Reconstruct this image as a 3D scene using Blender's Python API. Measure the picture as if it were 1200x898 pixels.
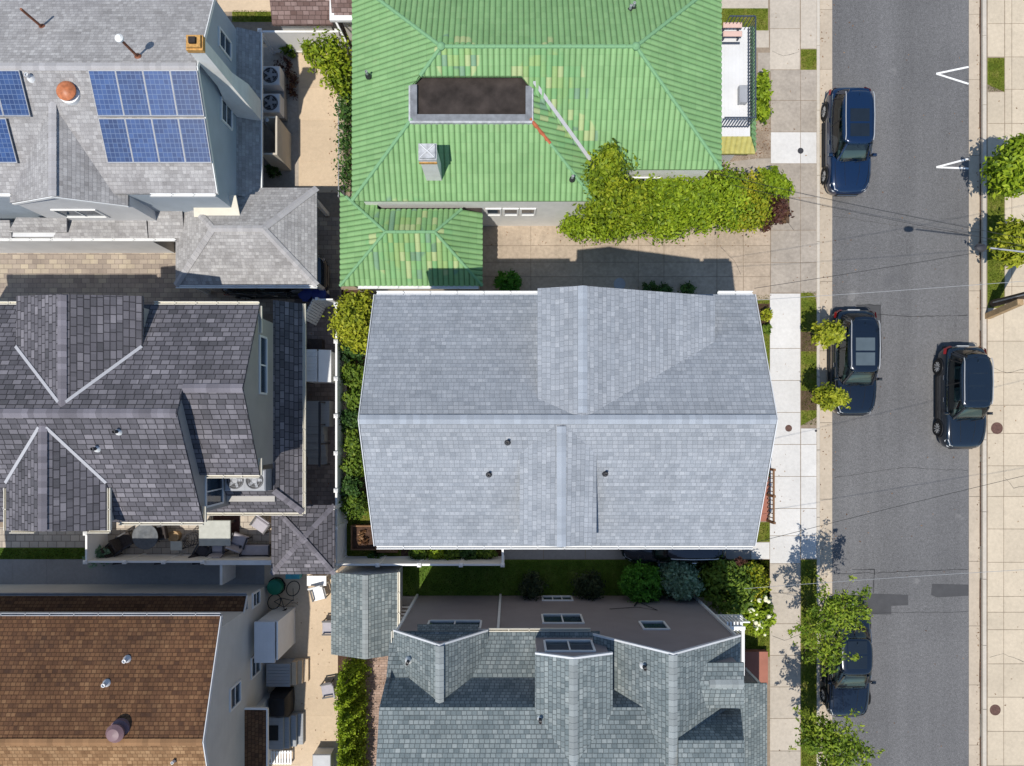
import bpy, math, random
import numpy as np
from mathutils import Vector, Matrix
R = math.radians
C = bpy.context.scene.collection
for _o in list(bpy.data.objects): bpy.data.objects.remove(_o)
SC = bpy.context.scene

# ------------------------------------------------------------------ camera, sky, sun, exposure
HC, KP = 31.2, 0.0375           # drone height in metres, metres of ground per photo pixel
cam_d = bpy.data.cameras.new('camera'); cam = bpy.data.objects.new('camera', cam_d); C.objects.link(cam)
cam.location = (0, 0, HC); cam.rotation_euler = (0, 0, 0)
cam_d.sensor_fit = 'HORIZONTAL'; cam_d.sensor_width = 36.0
cam_d.lens = 36.0 * (HC / KP) / 1200.0
cam_d.shift_y = 51 / 1200.0
cam_d.clip_start = 0.1; cam_d.clip_end = 2000
SC.camera = cam
SUN_T = Vector((0.212, 0.367, -1.0)).normalized()      # the way the light travels
w = bpy.data.worlds.new('World'); SC.world = w; w.use_nodes = True
_n = w.node_tree.nodes; _bg = _n['Background']
_sky = _n.new('ShaderNodeTexSky'); _sky.sky_type = 'NISHITA'; _sky.sun_disc = False
_sky.sun_elevation = math.asin(-SUN_T.z); _sky.sun_rotation = math.atan2(-SUN_T.x, -SUN_T.y)
_sky.air_density = 1.2; _sky.dust_density = 0.2; _sky.ozone_density = 3.0
w.node_tree.links.new(_sky.outputs[0], _bg.inputs[0]); _bg.inputs[1].default_value = 0.12
sun_d = bpy.data.lights.new('sun', 'SUN'); sun_d.energy = 4.1; sun_d.angle = R(0.5); sun_d.color = (1.0, 0.945, 0.86)
sun = bpy.data.objects.new('sun', sun_d); C.objects.link(sun)
sun.rotation_euler = SUN_T.to_track_quat('-Z', 'Y').to_euler(); sun.location = (-10, -20, 60)
SC.view_settings.view_transform = 'Standard'; SC.view_settings.look = 'None'
SC.view_settings.exposure = 0.10; SC.view_settings.gamma = 1.0
SC.view_settings.use_curve_mapping = False

# ------------------------------------------------------------------ measuring
def sc(z): return (HC - z) / HC * KP
def X(px, z=0.0): return (px - 600) * sc(z)
def Y(py, z=0.0): return (500 - py) * sc(z)
def P(px, py, z=0.0): return Vector((X(px, z), Y(py, z), z))

# ------------------------------------------------------------------ materials
MATS = {}
class NT:
    def __init__(s, name, rough=0.8, spec=0.3):
        m = bpy.data.materials.new(name); m.use_nodes = True
        s.m = m; s.t = m.node_tree; s.b = s.t.nodes['Principled BSDF']
        s.b.inputs['Roughness'].default_value = rough
        s.b.inputs['Specular IOR Level'].default_value = spec
        MATS[name] = m
    def n(s, typ, **kw):
        o = s.t.nodes.new('ShaderNode' + typ)
        for k, v in kw.items():
            if hasattr(o, k) and k not in o.inputs: setattr(o, k, v)
            else: o.inputs[k].default_value = v
        return o
    def l(s, a, b): s.t.links.new(a, b)
    def uv(s): return s.n('TexCoord').outputs['UV']
    def ob(s): return s.n('NewGeometry').outputs['Position']
    def noise(s, vec, scale, detail=3, rough=0.55):
        o = s.n('TexNoise', Scale=scale, Detail=detail, Roughness=rough); s.l(vec, o.inputs['Vector']); return o.outputs['Fac']
    def ramp(s, fac, stops, interp='LINEAR'):
        o = s.n('ValToRGB'); cr = o.color_ramp; cr.interpolation = interp
        while len(cr.elements) < len(stops): cr.elements.new(0.5)
        for e, (p, c) in zip(cr.elements, stops):
            e.position = p; e.color = (c, c, c, 1) if isinstance(c, (int, float)) else (*c, 1)
        s.l(fac, o.inputs['Fac']); return o.outputs['Color']
    def mix(s, a, b, fac, blend='MIX'):
        o = s.n('Mix', data_type='RGBA', blend_type=blend)
        for v, i in ((fac, 0), (a, 6), (b, 7)):
            if isinstance(v, (int, float)): o.inputs[i].default_value = v
            elif isinstance(v, tuple): o.inputs[i].default_value = (*v, 1)
            else: s.l(v, o.inputs[i])
        return o.outputs[2]
    def math(s, op, a, b=0.0):
        o = s.n('Math', operation=op)
        for v, i in ((a, 0), (b, 1)):
            if isinstance(v, (int, float)): o.inputs[i].default_value = v
            else: s.l(v, o.inputs[i])
        return o.outputs[0]
    def bump(s, h, strength=0.3, dist=0.02):
        o = s.n('Bump', Strength=strength, Distance=dist); s.l(h, o.inputs['Height']); s.l(o.outputs[0], s.b.inputs['Normal'])
    def col(s, c):
        if isinstance(c, tuple): s.b.inputs['Base Color'].default_value = (*c, 1)
        else: s.l(c, s.b.inputs['Base Color'])
    def brick(s, vec, bw, rh, mortar, off=0.5, smooth=0.1):
        o = s.n('TexBrick', offset=off, offset_frequency=2, squash=1.0)
        o.inputs['Scale'].default_value = 1.0; o.inputs['Mortar Size'].default_value = mortar
        o.inputs['Mortar Smooth'].default_value = smooth; o.inputs['Bias'].default_value = 0
        o.inputs['Brick Width'].default_value = bw; o.inputs['Row Height'].default_value = rh
        o.inputs['Color1'].default_value = (0, 0, 0, 1); o.inputs['Color2'].default_value = (1, 1, 1, 1)
        o.inputs['Mortar'].default_value = (.5, .5, .5, 1)
        s.l(vec, o.inputs['Vector']); return o.outputs['Color'], o.outputs['Fac']

def plain(name, c, rough=0.6, spec=0.35, var=0.1, scale=2.5, metal=0.0, coat=0.0, fine=0.0):
    t = NT(name, rough, spec); v = t.ob()
    n = t.noise(v, scale, 4)
    lo = tuple(x * (1 - var) for x in c); hi = tuple(min(1, x * (1 + var)) for x in c)
    col = t.ramp(n, [(0.3, lo), (0.7, hi)])
    if fine:
        f = t.noise(v, 60, 2); col = t.mix(col, t.ramp(f, [(0.3, 1 - fine), (0.7, 1 + fine * .5)]), 1.0, 'MULTIPLY')
        t.bump(f, 0.2, 0.01)
    t.col(col); t.b.inputs['Metallic'].default_value = metal
    if coat: t.b.inputs['Coat Weight'].default_value = coat; t.b.inputs['Coat Roughness'].default_value = 0.05
    return t.m

def shingle(name, stops, bw, rh, mort=0.012, dark=0.55, big=0.12, stain=None, row=0.25, gran=0.12):
    """asphalt / slate shingle: courses along the eave, a tone of its own for each tab"""
    t = NT(name, 0.9, 0.2); uv = t.uv(); pos = t.ob()
    # shift the tabs a little so the columns do not line up
    sep = t.n('SeparateXYZ'); t.l(uv, sep.inputs[0])
    rowi = t.math('FLOOR', t.math('DIVIDE', sep.outputs[1], rh))
    wn = t.n('TexWhiteNoise', noise_dimensions='1D'); t.l(rowi, wn.inputs['W'])
    cmb = t.n('CombineXYZ'); t.l(t.math('ADD', sep.outputs[0], t.math('MULTIPLY', wn.outputs['Value'], bw * 3)), cmb.inputs[0]); t.l(sep.outputs[1], cmb.inputs[1])
    c, f = t.brick(cmb.outputs[0], bw, rh, mort)
    c2, f2 = t.brick(cmb.outputs[0], bw * 2.3, rh, 0.0, off=0.37)
    tone = t.mix(c, c2, 0.35)
    col = t.ramp(tone, stops)
    rv = t.ramp(wn.outputs['Value'], [(0, 1 - row * .5), (1, 1 + row * .5)])
    col = t.mix(col, rv, 0.8, 'MULTIPLY')
    n = t.noise(pos, 0.55, 5, 0.6)
    col = t.mix(col, t.ramp(n, [(0.25, 1 - big), (0.75, 1 + big)]), 1.0, 'MULTIPLY')
    mp = t.n('Mapping'); mp.inputs['Scale'].default_value = (1.6, .16, 1); t.l(uv, mp.inputs['Vector'])
    stx = t.noise(mp.outputs[0], 1.0, 5, .65); col = t.mix(col, t.ramp(stx, [(.3, 1 - big * .9), (.7, 1 + big * .7)]), 1.0, 'MULTIPLY')
    g = t.noise(pos, 45, 2)
    col = t.mix(col, t.ramp(g, [(0.25, 1 - gran), (0.75, 1 + gran)]), 1.0, 'MULTIPLY')
    if stain:
        sm = t.ramp(t.noise(pos, 0.35, 6, 0.7), [(0.5, 0.0), (0.75, 1.0)])
        col = t.mix(col, stain, t.math('MULTIPLY', sm, 0.45))
    edge = t.math('SUBTRACT', 1.0, t.math('FRACT', t.math('DIVIDE', sep.outputs[1], rh)))   # 0 at the top of a course
    gap = t.mix((1.0, 1.0, 1.0), (dark, dark, dark), f)  # tab joints and the shadow line under each course, darkened in the colour
    col = t.mix(col, gap, 1.0, 'MULTIPLY')
    t.col(col)
    h = t.math('ADD', t.math('MULTIPLY', edge, 0.8), t.math('MULTIPLY', t.math('SUBTRACT', 1.0, f), 0.6))
    h = t.math('ADD', h, t.math('MULTIPLY', tone, 0.35))
    t.bump(h, 0.55, 0.012)
    return t.m

def siding(name, c, step=0.14, vertical=False, dark=0.72, rough=0.6):
    t = NT(name, rough, 0.3); uv = t.uv(); sep = t.n('SeparateXYZ'); t.l(uv, sep.inputs[0])
    k = sep.outputs[0 if vertical else 1]
    fr = t.math('FRACT', t.math('DIVIDE', k, step))
    ln = t.ramp(fr, [(0.0, dark), (0.12, 1.0), (1.0, 1.0)])
    n = t.noise(t.ob(), 1.3, 4)
    col = t.mix(t.ramp(n, [(0.3, tuple(x * .93 for x in c)), (0.7, tuple(min(1, x * 1.05) for x in c))]), ln, 1.0, 'MULTIPLY')
    t.col(col); t.bump(fr, 0.25, 0.01); return t.m

def concrete(name, c, var=0.13, stain=0.25, scale=0.6):
    t = NT(name, 0.9, 0.2); v = t.ob()
    a = t.noise(v, scale, 6, 0.65); b = t.noise(v, 7, 4); g = t.noise(v, 70, 2)
    col = t.ramp(a, [(0.25, tuple(x * (1 - var) for x in c)), (0.5, c), (0.75, tuple(min(1, x * (1 + var)) for x in c))])
    col = t.mix(col, t.ramp(b, [(0.3, 1 - var * .8), (0.7, 1 + var * .5)]), 1.0, 'MULTIPLY')
    col = t.mix(col, t.ramp(g, [(0.25, 0.88), (0.75, 1.1)]), 1.0, 'MULTIPLY')
    sm = t.ramp(t.noise(v, 1.7, 8, 0.7), [(0.56, 0.0), (0.74, 1.0)])
    col = t.mix(col, tuple(x * 0.6 for x in c), t.math('MULTIPLY', sm, stain))
    at = t.n('Attribute', attribute_name='shade'); 
    col = t.mix(col, t.ramp(at.outputs['Fac'], [(0, 0.94), (1, 1.05)]), 1.0, 'MULTIPLY')
    t.col(col); t.bump(g, 0.15, 0.006); return t.m

def pavers(name, stops, bw, rh, mort=0.012, off=0.5, dark=(0.12, .1, .09)):
    t = NT(name, 0.9, 0.2); v = t.ob()
    c, f = t.brick(v, bw, rh, mort, off)
    c2, f2 = t.brick(v, bw * 1.7, rh * 2, 0, .3); c = t.mix(c, c2, .3)
    col = t.ramp(c, stops); n = t.noise(v, 1.0, 5)
    col = t.mix(col, t.ramp(n, [(0.25, 0.82), (0.75, 1.12)]), 1.0, 'MULTIPLY')
    g = t.noise(v, 40, 3); col = t.mix(col, t.ramp(g, [(0.25, 0.87), (0.75, 1.1)]), 1.0, 'MULTIPLY')
    col = t.mix(col, dark, t.math('MULTIPLY', f, 0.75)); t.col(col)
    t.bump(t.math('SUBTRACT', 1.0, f), 0.4, 0.01); return t.m

def leafmat(name, dark, mid, light):
    t = NT(name, 0.55, 0.25)
    at = t.n('Attribute', attribute_name='tint')
    col = t.ramp(at.outputs['Fac'], [(0.0, dark), (0.5, mid), (1.0, light)]); t.col(col)
    tr = t.n('BsdfTranslucent'); t.l(col, tr.inputs['Color'])
    mx = t.n('MixShader'); mx.inputs[0].default_value = 0.28
    t.l(t.b.outputs[0], mx.inputs[1]); t.l(tr.outputs[0], mx.inputs[2])
    t.l(mx.outputs[0], t.t.nodes['Material Output'].inputs['Surface']); return t.m

def carglass(name, c):
    t = NT(name, .05, .5); tr = t.n('BsdfTransparent'); tr.inputs[0].default_value = (*c, 1); gl = t.n('BsdfGlossy'); gl.inputs['Roughness'].default_value = .03
    lw = t.n('LayerWeight'); lw.inputs['Blend'].default_value = .3; f = t.math('ADD', t.math('MULTIPLY', lw.outputs['Fresnel'], .8), .05)
    mx = t.n('MixShader'); t.l(f, mx.inputs[0]); t.l(tr.outputs[0], mx.inputs[1]); t.l(gl.outputs[0], mx.inputs[2]); t.l(mx.outputs[0], t.t.nodes['Material Output'].inputs['Surface']); return t.m

def glassy(name, c, rough=0.05):
    t = NT(name, rough, 0.6); n = t.noise(t.ob(), 1.4, 2)
    t.col(t.ramp(n, [(0.3, tuple(x * .7 for x in c)), (0.7, tuple(x * 1.25 for x in c))])); return t.m

# ------------------------------------------------------------------ mesh collecting
ORG = {}
class MB:
    def __init__(s): s.v = []; s.f = []; s.sm = []; s.sh = []; s.uvb = {}
    def face(s, vs, smooth=False, shade=0.5):
        i = len(s.v); s.v += [Vector(p) for p in vs]; s.f.append(tuple(range(i, i + len(vs)))); s.sm.append(smooth); s.sh.append(shade); return s
    def grid(s, rows, smooth=True, closed=False, cap=False):
        """rows of equal length joined into quads"""
        i = len(s.v); n = len(rows[0])
        for r in rows: s.v += [Vector(p) for p in r]
        for a in range(len(rows) - 1):
            for b in range(n if closed else n - 1):
                b2 = (b + 1) % n
                s.f.append((i + a * n + b, i + a * n + b2, i + (a + 1) * n + b2, i + (a + 1) * n + b)); s.sm.append(smooth); s.sh.append(.5)
        if cap:
            s.f.append(tuple(i + b for b in reversed(range(n)))); s.sm.append(False); s.sh.append(.5)
            k = i + (len(rows) - 1) * n
            s.f.append(tuple(k + b for b in range(n))); s.sm.append(False); s.sh.append(.5)
        return s
    def box(s, x0, x1, y0, y1, z0, z1, shade=0.5, M=None):
        p = [Vector(q) for q in ((x0, y0, z0), (x1, y0, z0), (x1, y1, z0), (x0, y1, z0), (x0, y0, z1), (x1, y0, z1), (x1, y1, z1), (x0, y1, z1))]
        if M is not None: p = [M @ q for q in p]
        i = len(s.v); s.v += p
        for f in ((3, 2, 1, 0), (4, 5, 6, 7), (0, 1, 5, 4), (1, 2, 6, 5), (2, 3, 7, 6), (3, 0, 4, 7)):
            s.f.append(tuple(i + k for k in f)); s.sm.append(False); s.sh.append(shade)
        return s
    def bbox(s, x0, x1, y0, y1, z0, z1, b=0.02, M=None):
        """a box with its top edges bevelled"""
        lo = [(x0, y0), (x1, y0), (x1, y1), (x0, y1)]; hi = [(x0 + b, y0 + b), (x1 - b, y0 + b), (x1 - b, y1 - b), (x0 + b, y1 - b)]
        rows = [[Vector((*q, z0)) for q in lo], [Vector((*q, z1 - b)) for q in lo], [Vector((*q, z1)) for q in hi]]
        if M is not None: rows = [[M @ q for q in r] for r in rows]
        return s.grid(rows, False, True, True)
    def prism(s, poly, z0, z1, shade=0.5):
        """poly counter-clockwise in x, y"""
        n = len(poly); lo = [Vector((*q, z0)) for q in poly]; hi = [Vector((*q, z1)) for q in poly]
        s.face(hi, shade=shade); s.face(lo[::-1], shade=shade)
        for k in range(n): s.face((lo[k], lo[(k + 1) % n], hi[(k + 1) % n], hi[k]), shade=shade)
        return s
    def slab(s, poly, t=0.1):
        """a sloping sheet of vertical thickness t, its top face given"""
        p = [Vector(q) for q in poly]
        nrm = Vector((0, 0, 0))
        for a in range(len(p)):
            q, r = p[a], p[(a + 1) % len(p)]
            nrm += Vector(((q.y - r.y) * (q.z + r.z), (q.z - r.z) * (q.x + r.x), (q.x - r.x) * (q.y + r.y)))
        if nrm.z < 0: p.reverse()
        d = [q - Vector((0, 0, t)) for q in p]
        s.face(p); s.face(d[::-1]); n = len(p)
        for k in range(n): s.face((d[k], d[(k + 1) % n], p[(k + 1) % n], p[k]))
        return s
    def tube(s, pts, r, n=6, r1=None, smooth=True):
        pts = [Vector(p) for p in pts]; rows = []
        for k, p in enumerate(pts):
            d = (pts[min(k + 1, len(pts) - 1)] - pts[max(k - 1, 0)]).normalized()
            a = d.orthogonal().normalized(); b = d.cross(a)
            if abs(d.z) < 0.99:
                a = Vector((0, 0, 1)).cross(d).normalized(); b = d.cross(a)
            rr = r if r1 is None else r + (r1 - r) * k / max(1, len(pts) - 1)
            rows.append([p + a * rr * math.cos(2 * math.pi * j / n) + b * rr * math.sin(2 * math.pi * j / n) for j in range(n)])
        return s.grid(rows, smooth, True, True)
    def lathe(s, c, prof, n=16, M=None, smooth=True):
        rows = []
        for r, z in prof:
            rows.append([Vector((c[0] + r * math.cos(2 * math.pi * j / n), c[1] + r * math.sin(2 * math.pi * j / n), c[2] + z)) for j in range(n)])
        if M is not None: rows = [[M @ q for q in r] for r in rows]
        return s.grid(rows, smooth, True, True)
    def build(s, name, mat, parent=None, sharp=35, org=None):
        me = bpy.data.meshes.new(name); o = bpy.data.objects.new(name, me)
        if parent is not None: g = ORG.get(parent.name, Vector((0, 0, 0)))
        else:
            xs = [v.x for v in s.v]; ys = [v.y for v in s.v]; zs = [v.z for v in s.v]
            g = Vector(org) if org is not None else Vector(((min(xs) + max(xs)) / 2, (min(ys) + max(ys)) / 2, min(zs)))
        me.from_pydata([tuple(v - g) for v in s.v], [], s.f)
        me.polygons.foreach_set('use_smooth', s.sm)
        uvl = me.uv_layers.new(name='UVMap'); uv = np.zeros(len(me.loops) * 2, dtype=np.float32)
        for p in me.polygons:
            n = p.normal
            if p.index in s.uvb: u, v = s.uvb[p.index]
            elif abs(n.z) > 0.985: u = Vector((1, 0, 0)); v = Vector((0, 1, 0))
            else: u = Vector((0, 0, 1)).cross(n).normalized(); v = n.cross(u)
            for li in p.loop_indices:
                co = s.v[me.loops[li].vertex_index]
                uv[li * 2] = co.dot(u) + 50; uv[li * 2 + 1] = co.dot(v) + 50
        uvl.data.foreach_set('uv', uv)
        a = me.attributes.new('shade', 'FLOAT', 'FACE'); a.data.foreach_set('value', s.sh)
        if any(s.sm): me.set_sharp_from_angle(angle=R(sharp))
        me.materials.append(mat if not isinstance(mat, str) else MATS[mat])
        C.objects.link(o); ORG[o.name] = g
        if parent is not None: o.parent = parent
        else: o.location = g
        return o

def tag(o, label, cat, group=None, kind=None):
    if label: o['label'] = label
    if cat: o['category'] = cat
    if group: o['group'] = group
    if kind: o['kind'] = kind
    return o
def thing(name, label, cat, loc=(0, 0, 0), group=None, rz=0.0):
    o = bpy.data.objects.new(name, None); C.objects.link(o); o.location = loc; o.rotation_euler = (0, 0, rz)
    o.empty_display_size = 0.3; ORG[o.name] = Vector(loc); return tag(o, label, cat, group)
def local(name, label, cat, group=None):
    """a thing modelled round its own origin, then moved with place()"""
    return thing(name, label, cat, (0, 0, 0), group)
def place(o, loc, rz=0.0): o.location = loc; o.rotation_euler = (0, 0, rz); return o
def dup(root, loc, rz=0.0, label=None, group=None):
    r = root.copy(); C.objects.link(r); r.location = loc; r.rotation_euler = (0, 0, rz)
    if label: r['label'] = label
    if group: r['group'] = group
    for ch in list(root.children):
        c = ch.copy(); C.objects.link(c); c.parent = r
        for g in list(ch.children):
            d = g.copy(); C.objects.link(d); d.parent = c
    return r
def struct(o): o['kind'] = 'structure'; return o
def rz(deg, loc=(0, 0, 0)): return Matrix.Translation(Vector(loc)) @ Matrix.Rotation(R(deg), 4, 'Z')

# ------------------------------------------------------------------ foliage
def leaves(name, mat, blobs, n, size, seed, parent=None, up=0.45, clump=26, spread=0.2, shell=0.5, aspect=0.55, cat=None, label=None, group=None):
    """many small leaf faces in clumps through the volume of the given ellipsoids (x, y, z, rx, ry, rz)"""
    rg = np.random.default_rng(seed); B = np.array(blobs, dtype=float)
    wgt = (B[:, 3] * B[:, 4] * B[:, 5]) ** 0.8; wgt /= wgt.sum()
    m = max(4, n // clump); bi = rg.choice(len(B), m, p=wgt)
    d = rg.normal(size=(m, 3)); d /= np.linalg.norm(d, axis=1)[:, None]
    rad = shell + (1 - shell) * rg.random(m) ** 0.6
    rad *= 1 + 0.10 * rg.normal(size=m)
    cc = B[bi, :3] + d * B[bi, 3:] * rad[:, None]
    ctint = rg.normal(0.5, 0.2, m)
    k = rg.integers(0, m, n)
    sp = (B[bi, 3:].mean(axis=1) * spread)[k]
    pos = cc[k] + rg.normal(size=(n, 3)) * sp[:, None]
    pos[:, 2] = np.maximum(pos[:, 2], 0.03)
    nn = d[k] * (1 - up) + np.array([0, 0, up]) + rg.normal(size=(n, 3)) * 0.5
    nn /= np.linalg.norm(nn, axis=1)[:, None]
    rv = rg.normal(size=(n, 3)); t = np.cross(nn, rv); t /= np.linalg.norm(t, axis=1)[:, None] + 1e-9
    b = np.cross(nn, t); L = size * (0.6 + 0.8 * rg.random(n))
    tip = t * L[:, None]; wd = b * (L * aspect)[:, None]; fold = nn * (L * 0.18)[:, None]
    V = np.stack([pos - tip, pos + wd * .9 + fold, pos + tip, pos - wd * .9 + fold], axis=1).reshape(-1, 3)
    if parent is not None: g = np.array(ORG[parent.name])
    else: g = np.array([B[:, 0].mean(), B[:, 1].mean(), 0.0])
    me = bpy.data.meshes.new(name); o = bpy.data.objects.new(name, me)
    me.vertices.add(4 * n); me.vertices.foreach_set('co', (V - g).astype(np.float32).ravel())
    me.loops.add(4 * n); me.loops.foreach_set('vertex_index', np.arange(4 * n, dtype=np.int32))
    me.polygons.add(n); me.polygons.foreach_set('loop_start', np.arange(0, 4 * n, 4, dtype=np.int32))
    me.update(calc_edges=True)
    a = me.attributes.new('tint', 'FLOAT', 'FACE')
    a.data.foreach_set('value', np.clip(ctint[k] + rg.normal(0, 0.16, n), 0, 1).astype(np.float32))
    me.materials.append(MATS[mat]); C.objects.link(o)
    if parent is not None: o.parent = parent
    else: o.location = g; ORG[o.name] = Vector(g)
    if label: tag(o, label, cat, group)
    return o
def limbs(base, tips, r, rg, name, parent, mat='bark'):
    m = MB(); base = Vector(base); top = Vector((sum(t[0] for t in tips) / len(tips), sum(t[1] for t in tips) / len(tips), max(t[2] for t in tips)))
    fork = base.lerp(top, 0.5)
    m.tube([base, base.lerp(fork, .5) + Vector((rg.uniform(-.04, .04), rg.uniform(-.04, .04), 0)), fork, fork.lerp(top, .7)], r, 7, r * .4)
    for t in tips:
        a = base.lerp(top, rg.uniform(.3, .6)); t = Vector(t)
        m.tube([a, a.lerp(t, .5) + Vector((0, 0, .1)), t], r * .45, 5, r * .12)
    return m.build(name, mat, parent)
def tree(name, label, cat, base, blobs, mat, n, size, seed, r=0.07, group=None, **kw):
    t = thing(name, label, cat, base, group); rg = random.Random(seed)
    tips = []
    for b in blobs:
        for _ in range(3): tips.append((b[0] + rg.uniform(-.6, .6) * b[3], b[1] + rg.uniform(-.6, .6) * b[4], b[2] + rg.uniform(-.3, .5) * b[5]))
    limbs(base, tips, r, rg, 'trunk', t); leaves('crown', mat, blobs, n, size, seed, t, **kw); return t
def shrub(name, label, blobs, mat, n, size, seed, cat='shrub', group=None, **kw):
    b = blobs[0]; t = thing(name, label, cat, (b[0], b[1], 0), group); rg = random.Random(seed)
    m = MB()
    for q in blobs:
        for _ in range(3):
            a = rg.uniform(0, 6.28); m.tube([(q[0] + .05 * math.cos(a), q[1] + .05 * math.sin(a), 0), (q[0] + q[3] * .4 * math.cos(a), q[1] + q[4] * .4 * math.sin(a), q[2] + q[5] * .3)], .022, 5, .008)
    m.build('stem', 'bark', t); leaves('foliage', mat, blobs, n, size, seed, t, **kw); return t

# ------------------------------------------------------------------ house parts
def gutter(root, runs, mat='cream_gutter', r=0.055, name='gutter'):
    for a, b in runs:
        m = MB()
        a, b = Vector(a), Vector(b); d = (b - a).normalized(); s = Vector((-d.y, d.x, 0)) * r
        u = Vector((0, 0, 0.09))
        for p in ((a - s, b - s, b - s * .55, a - s * .55), (a + s * .55, b + s * .55, b + s, a + s)):     # the two lips
            m.slab([q + Vector((0, 0, 0.0)) for q in p], 0.11)
        m.slab([a - s * .6 - u, b - s * .6 - u, b + s * .6 - u, a + s * .6 - u], 0.015)
        L = (b - a).length; k = int(L / 0.9)
        for i in range(1, k + 1):
            c = a.lerp(b, i / (k + 1)); m.slab([c - s - d * .012, c + s - d * .012, c + s + d * .012, c - s + d * .012], 0.02)
        m.build(name, mat, root)
def trim(root, runs, mat='white_trim', wd=0.05, hg=0.14, name='fascia'):
    for a, b in runs:
        m = MB(); a, b = Vector(a), Vector(b); d = (b - a); h = Vector((-d.y, d.x, 0)).normalized() * wd / 2
        m.slab([a - h, b - h, b + h, a + h], hg); m.build(name, mat, root)
def ridge_cap(root, runs, mat, wd=0.15, drop=0.05, lift=0.03, name='ridge_cap'):
    for a, b in runs:
        m = MB(); a, b = Vector(a), Vector(b); d = (b - a).normalized(); h = Vector((-d.y, d.x, 0)).normalized() * wd
        L = (b - a).length; k = max(1, int(round(L / 0.2)))
        for i in range(k):
            p, q = a.lerp(b, i / k), a.lerp(b, (i + 1.04) / k) if i < k - 1 else b
            u0, u1 = Vector((0, 0, lift + .012)), Vector((0, 0, lift)); dr = Vector((0, 0, -drop))
            sh = random.random()
            m.face((p - h + dr + u0, p + u0, q + u1, q - h + dr + u1)[::-1], shade=sh); m.face((p + u0, p + h + dr + u0, q + h + dr + u1, q + u1)[::-1], shade=sh)
            m.face((p - h + dr + u0, p + h + dr + u0, p + u0), shade=sh)
        m.build(name, mat, root)
def windo(root, face, plane, c, z0, z1, wd, mat='white_trim', pane='window_glass', bars=1, hbars=0, fw=0.07, name='window'):
    """a window on a wall facing E, W, N or S lying at x or y = plane; c is its centre along the wall"""
    sg = 1 if face in 'EN' else -1
    def bx(m, a0, a1, q0, q1, d0, d1):
        lo, hi = sorted((plane + sg * d0, plane + sg * d1))
        if face in 'EW': m.box(lo, hi, a0, a1, q0, q1)
        else: m.box(a0, a1, lo, hi, q0, q1)
    f = MB(); a0, a1 = c - wd / 2, c + wd / 2
    bx(f, a0 - fw, a0, z0 - fw, z1 + fw, -.02, .05); bx(f, a1, a1 + fw, z0 - fw, z1 + fw, -.02, .05)
    bx(f, a0, a1, z1, z1 + fw, -.02, .05); bx(f, a0, a1, z0 - fw, z0, -.02, .065)
    for k in range(bars):
        q = a0 + wd * (k + 1) / (bars + 1); bx(f, q - .025, q + .025, z0, z1, -.02, .035)
    for k in range(hbars):
        q = z0 + (z1 - z0) * (k + 1) / (hbars + 1); bx(f, a0, a1, q - .022, q + .022, -.02, .03)
    o = f.build(name, mat, root); g = MB(); bx(g, a0, a1, z0, z1, -.01, .012); g.build('pane', pane, o); return o
def pipe(root, x, y, z, h=0.35, r=0.05, mat='dark_metal', boot='dark_metal', name='vent_pipe'):
    m = MB(); m.lathe((x, y, z), [(r, -.15), (r, h), (r * .7, h), (r * .7, h - .06), (.001, h - .06)], 12)
    o = m.build(name, mat, root); b = MB(); b.lathe((x, y, z - .02), [(r * 2.2, -.1), (r * 2.0, .03), (r * 1.2, .1), (r * 1.1, .12)], 12); b.build('boot', boot, o); return o
# ================================================================== materials
shingle('shingle_pale', [(0.0, (.225, .245, .272)), (.4, (.272, .293, .32)), (.7, (.30, .32, .348)), (1, (.355, .375, .40))], .16, .135, .006, .72, .08, row=.14, gran=.18)
shingle('shingle_slate', [(0.0, (.072, .071, .078)), (.4, (.110, .105, .118)), (.7, (.145, .138, .153)), (1, (.22, .208, .226))], .30, .19, .016, .35, .12, row=.2)
shingle('shingle_solar', [(0.0, (.25, .24, .235)), (.5, (.33, .32, .315)), (1, (.43, .42, .41))], .15, .13, .005, .78, .10, stain=(.22, .21, .22), row=.12, gran=.2)
shingle('shingle_brown', [(0.0, (.062, .032, .020)), (.4, (.125, .062, .032)), (.75, (.162, .084, .042)), (1, (.20, .112, .057))], .17, .14, .014, .52, .18, stain=(.06, .04, .03), row=.15, gran=.22)
shingle('shingle_brown_lit', [(0.0, (.15, .08, .038)), (.4, (.24, .135, .066)), (1, (.34, .21, .11))], .17, .14, .012, .6, .14, row=.15, gran=.2)  # sunlit copy of the brown shingle, the sun's brightening put into its colour
shingle('shingle_sage', [(0.0, (.115, .142, .148)), (.35, (.17, .202, .207)), (.7, (.22, .252, .252)), (1, (.29, .32, .315))], .17, .14, .012, .5, .10, row=.12, gran=.22)
shingle('shingle_rose', [(0.0, (.10, .06, .05)), (.5, (.20, .135, .12)), (1, (.30, .22, .20))], .25, .16, .012, .5, .1)
def captone(name, c, var=.28):
    t = NT(name, .9, .2); at = t.n('Attribute', attribute_name='shade')
    a = t.ramp(at.outputs['Fac'], [(0, tuple(x * (1 - var) for x in c)), (1, tuple(x * (1 + var) for x in c))])
    g = t.noise(t.ob(), 50, 2); t.col(t.mix(a, t.ramp(g, [(.25, .85), (.75, 1.12)]), 1.0, 'MULTIPLY')); t.bump(g, .2, .01)
captone('cap_pale', (.32, .35, .39), .1); captone('cap_slate', (.17, .16, .18)); captone('cap_solar', (.38, .37, .37), .12)
captone('cap_brown', (.25, .14, .07), .2); captone('cap_sage', (.26, .285, .285), .15); captone('cap_green', (.19, .365, .19), .12)
captone('valley_metal', (.42, .42, .44), .05)
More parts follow.
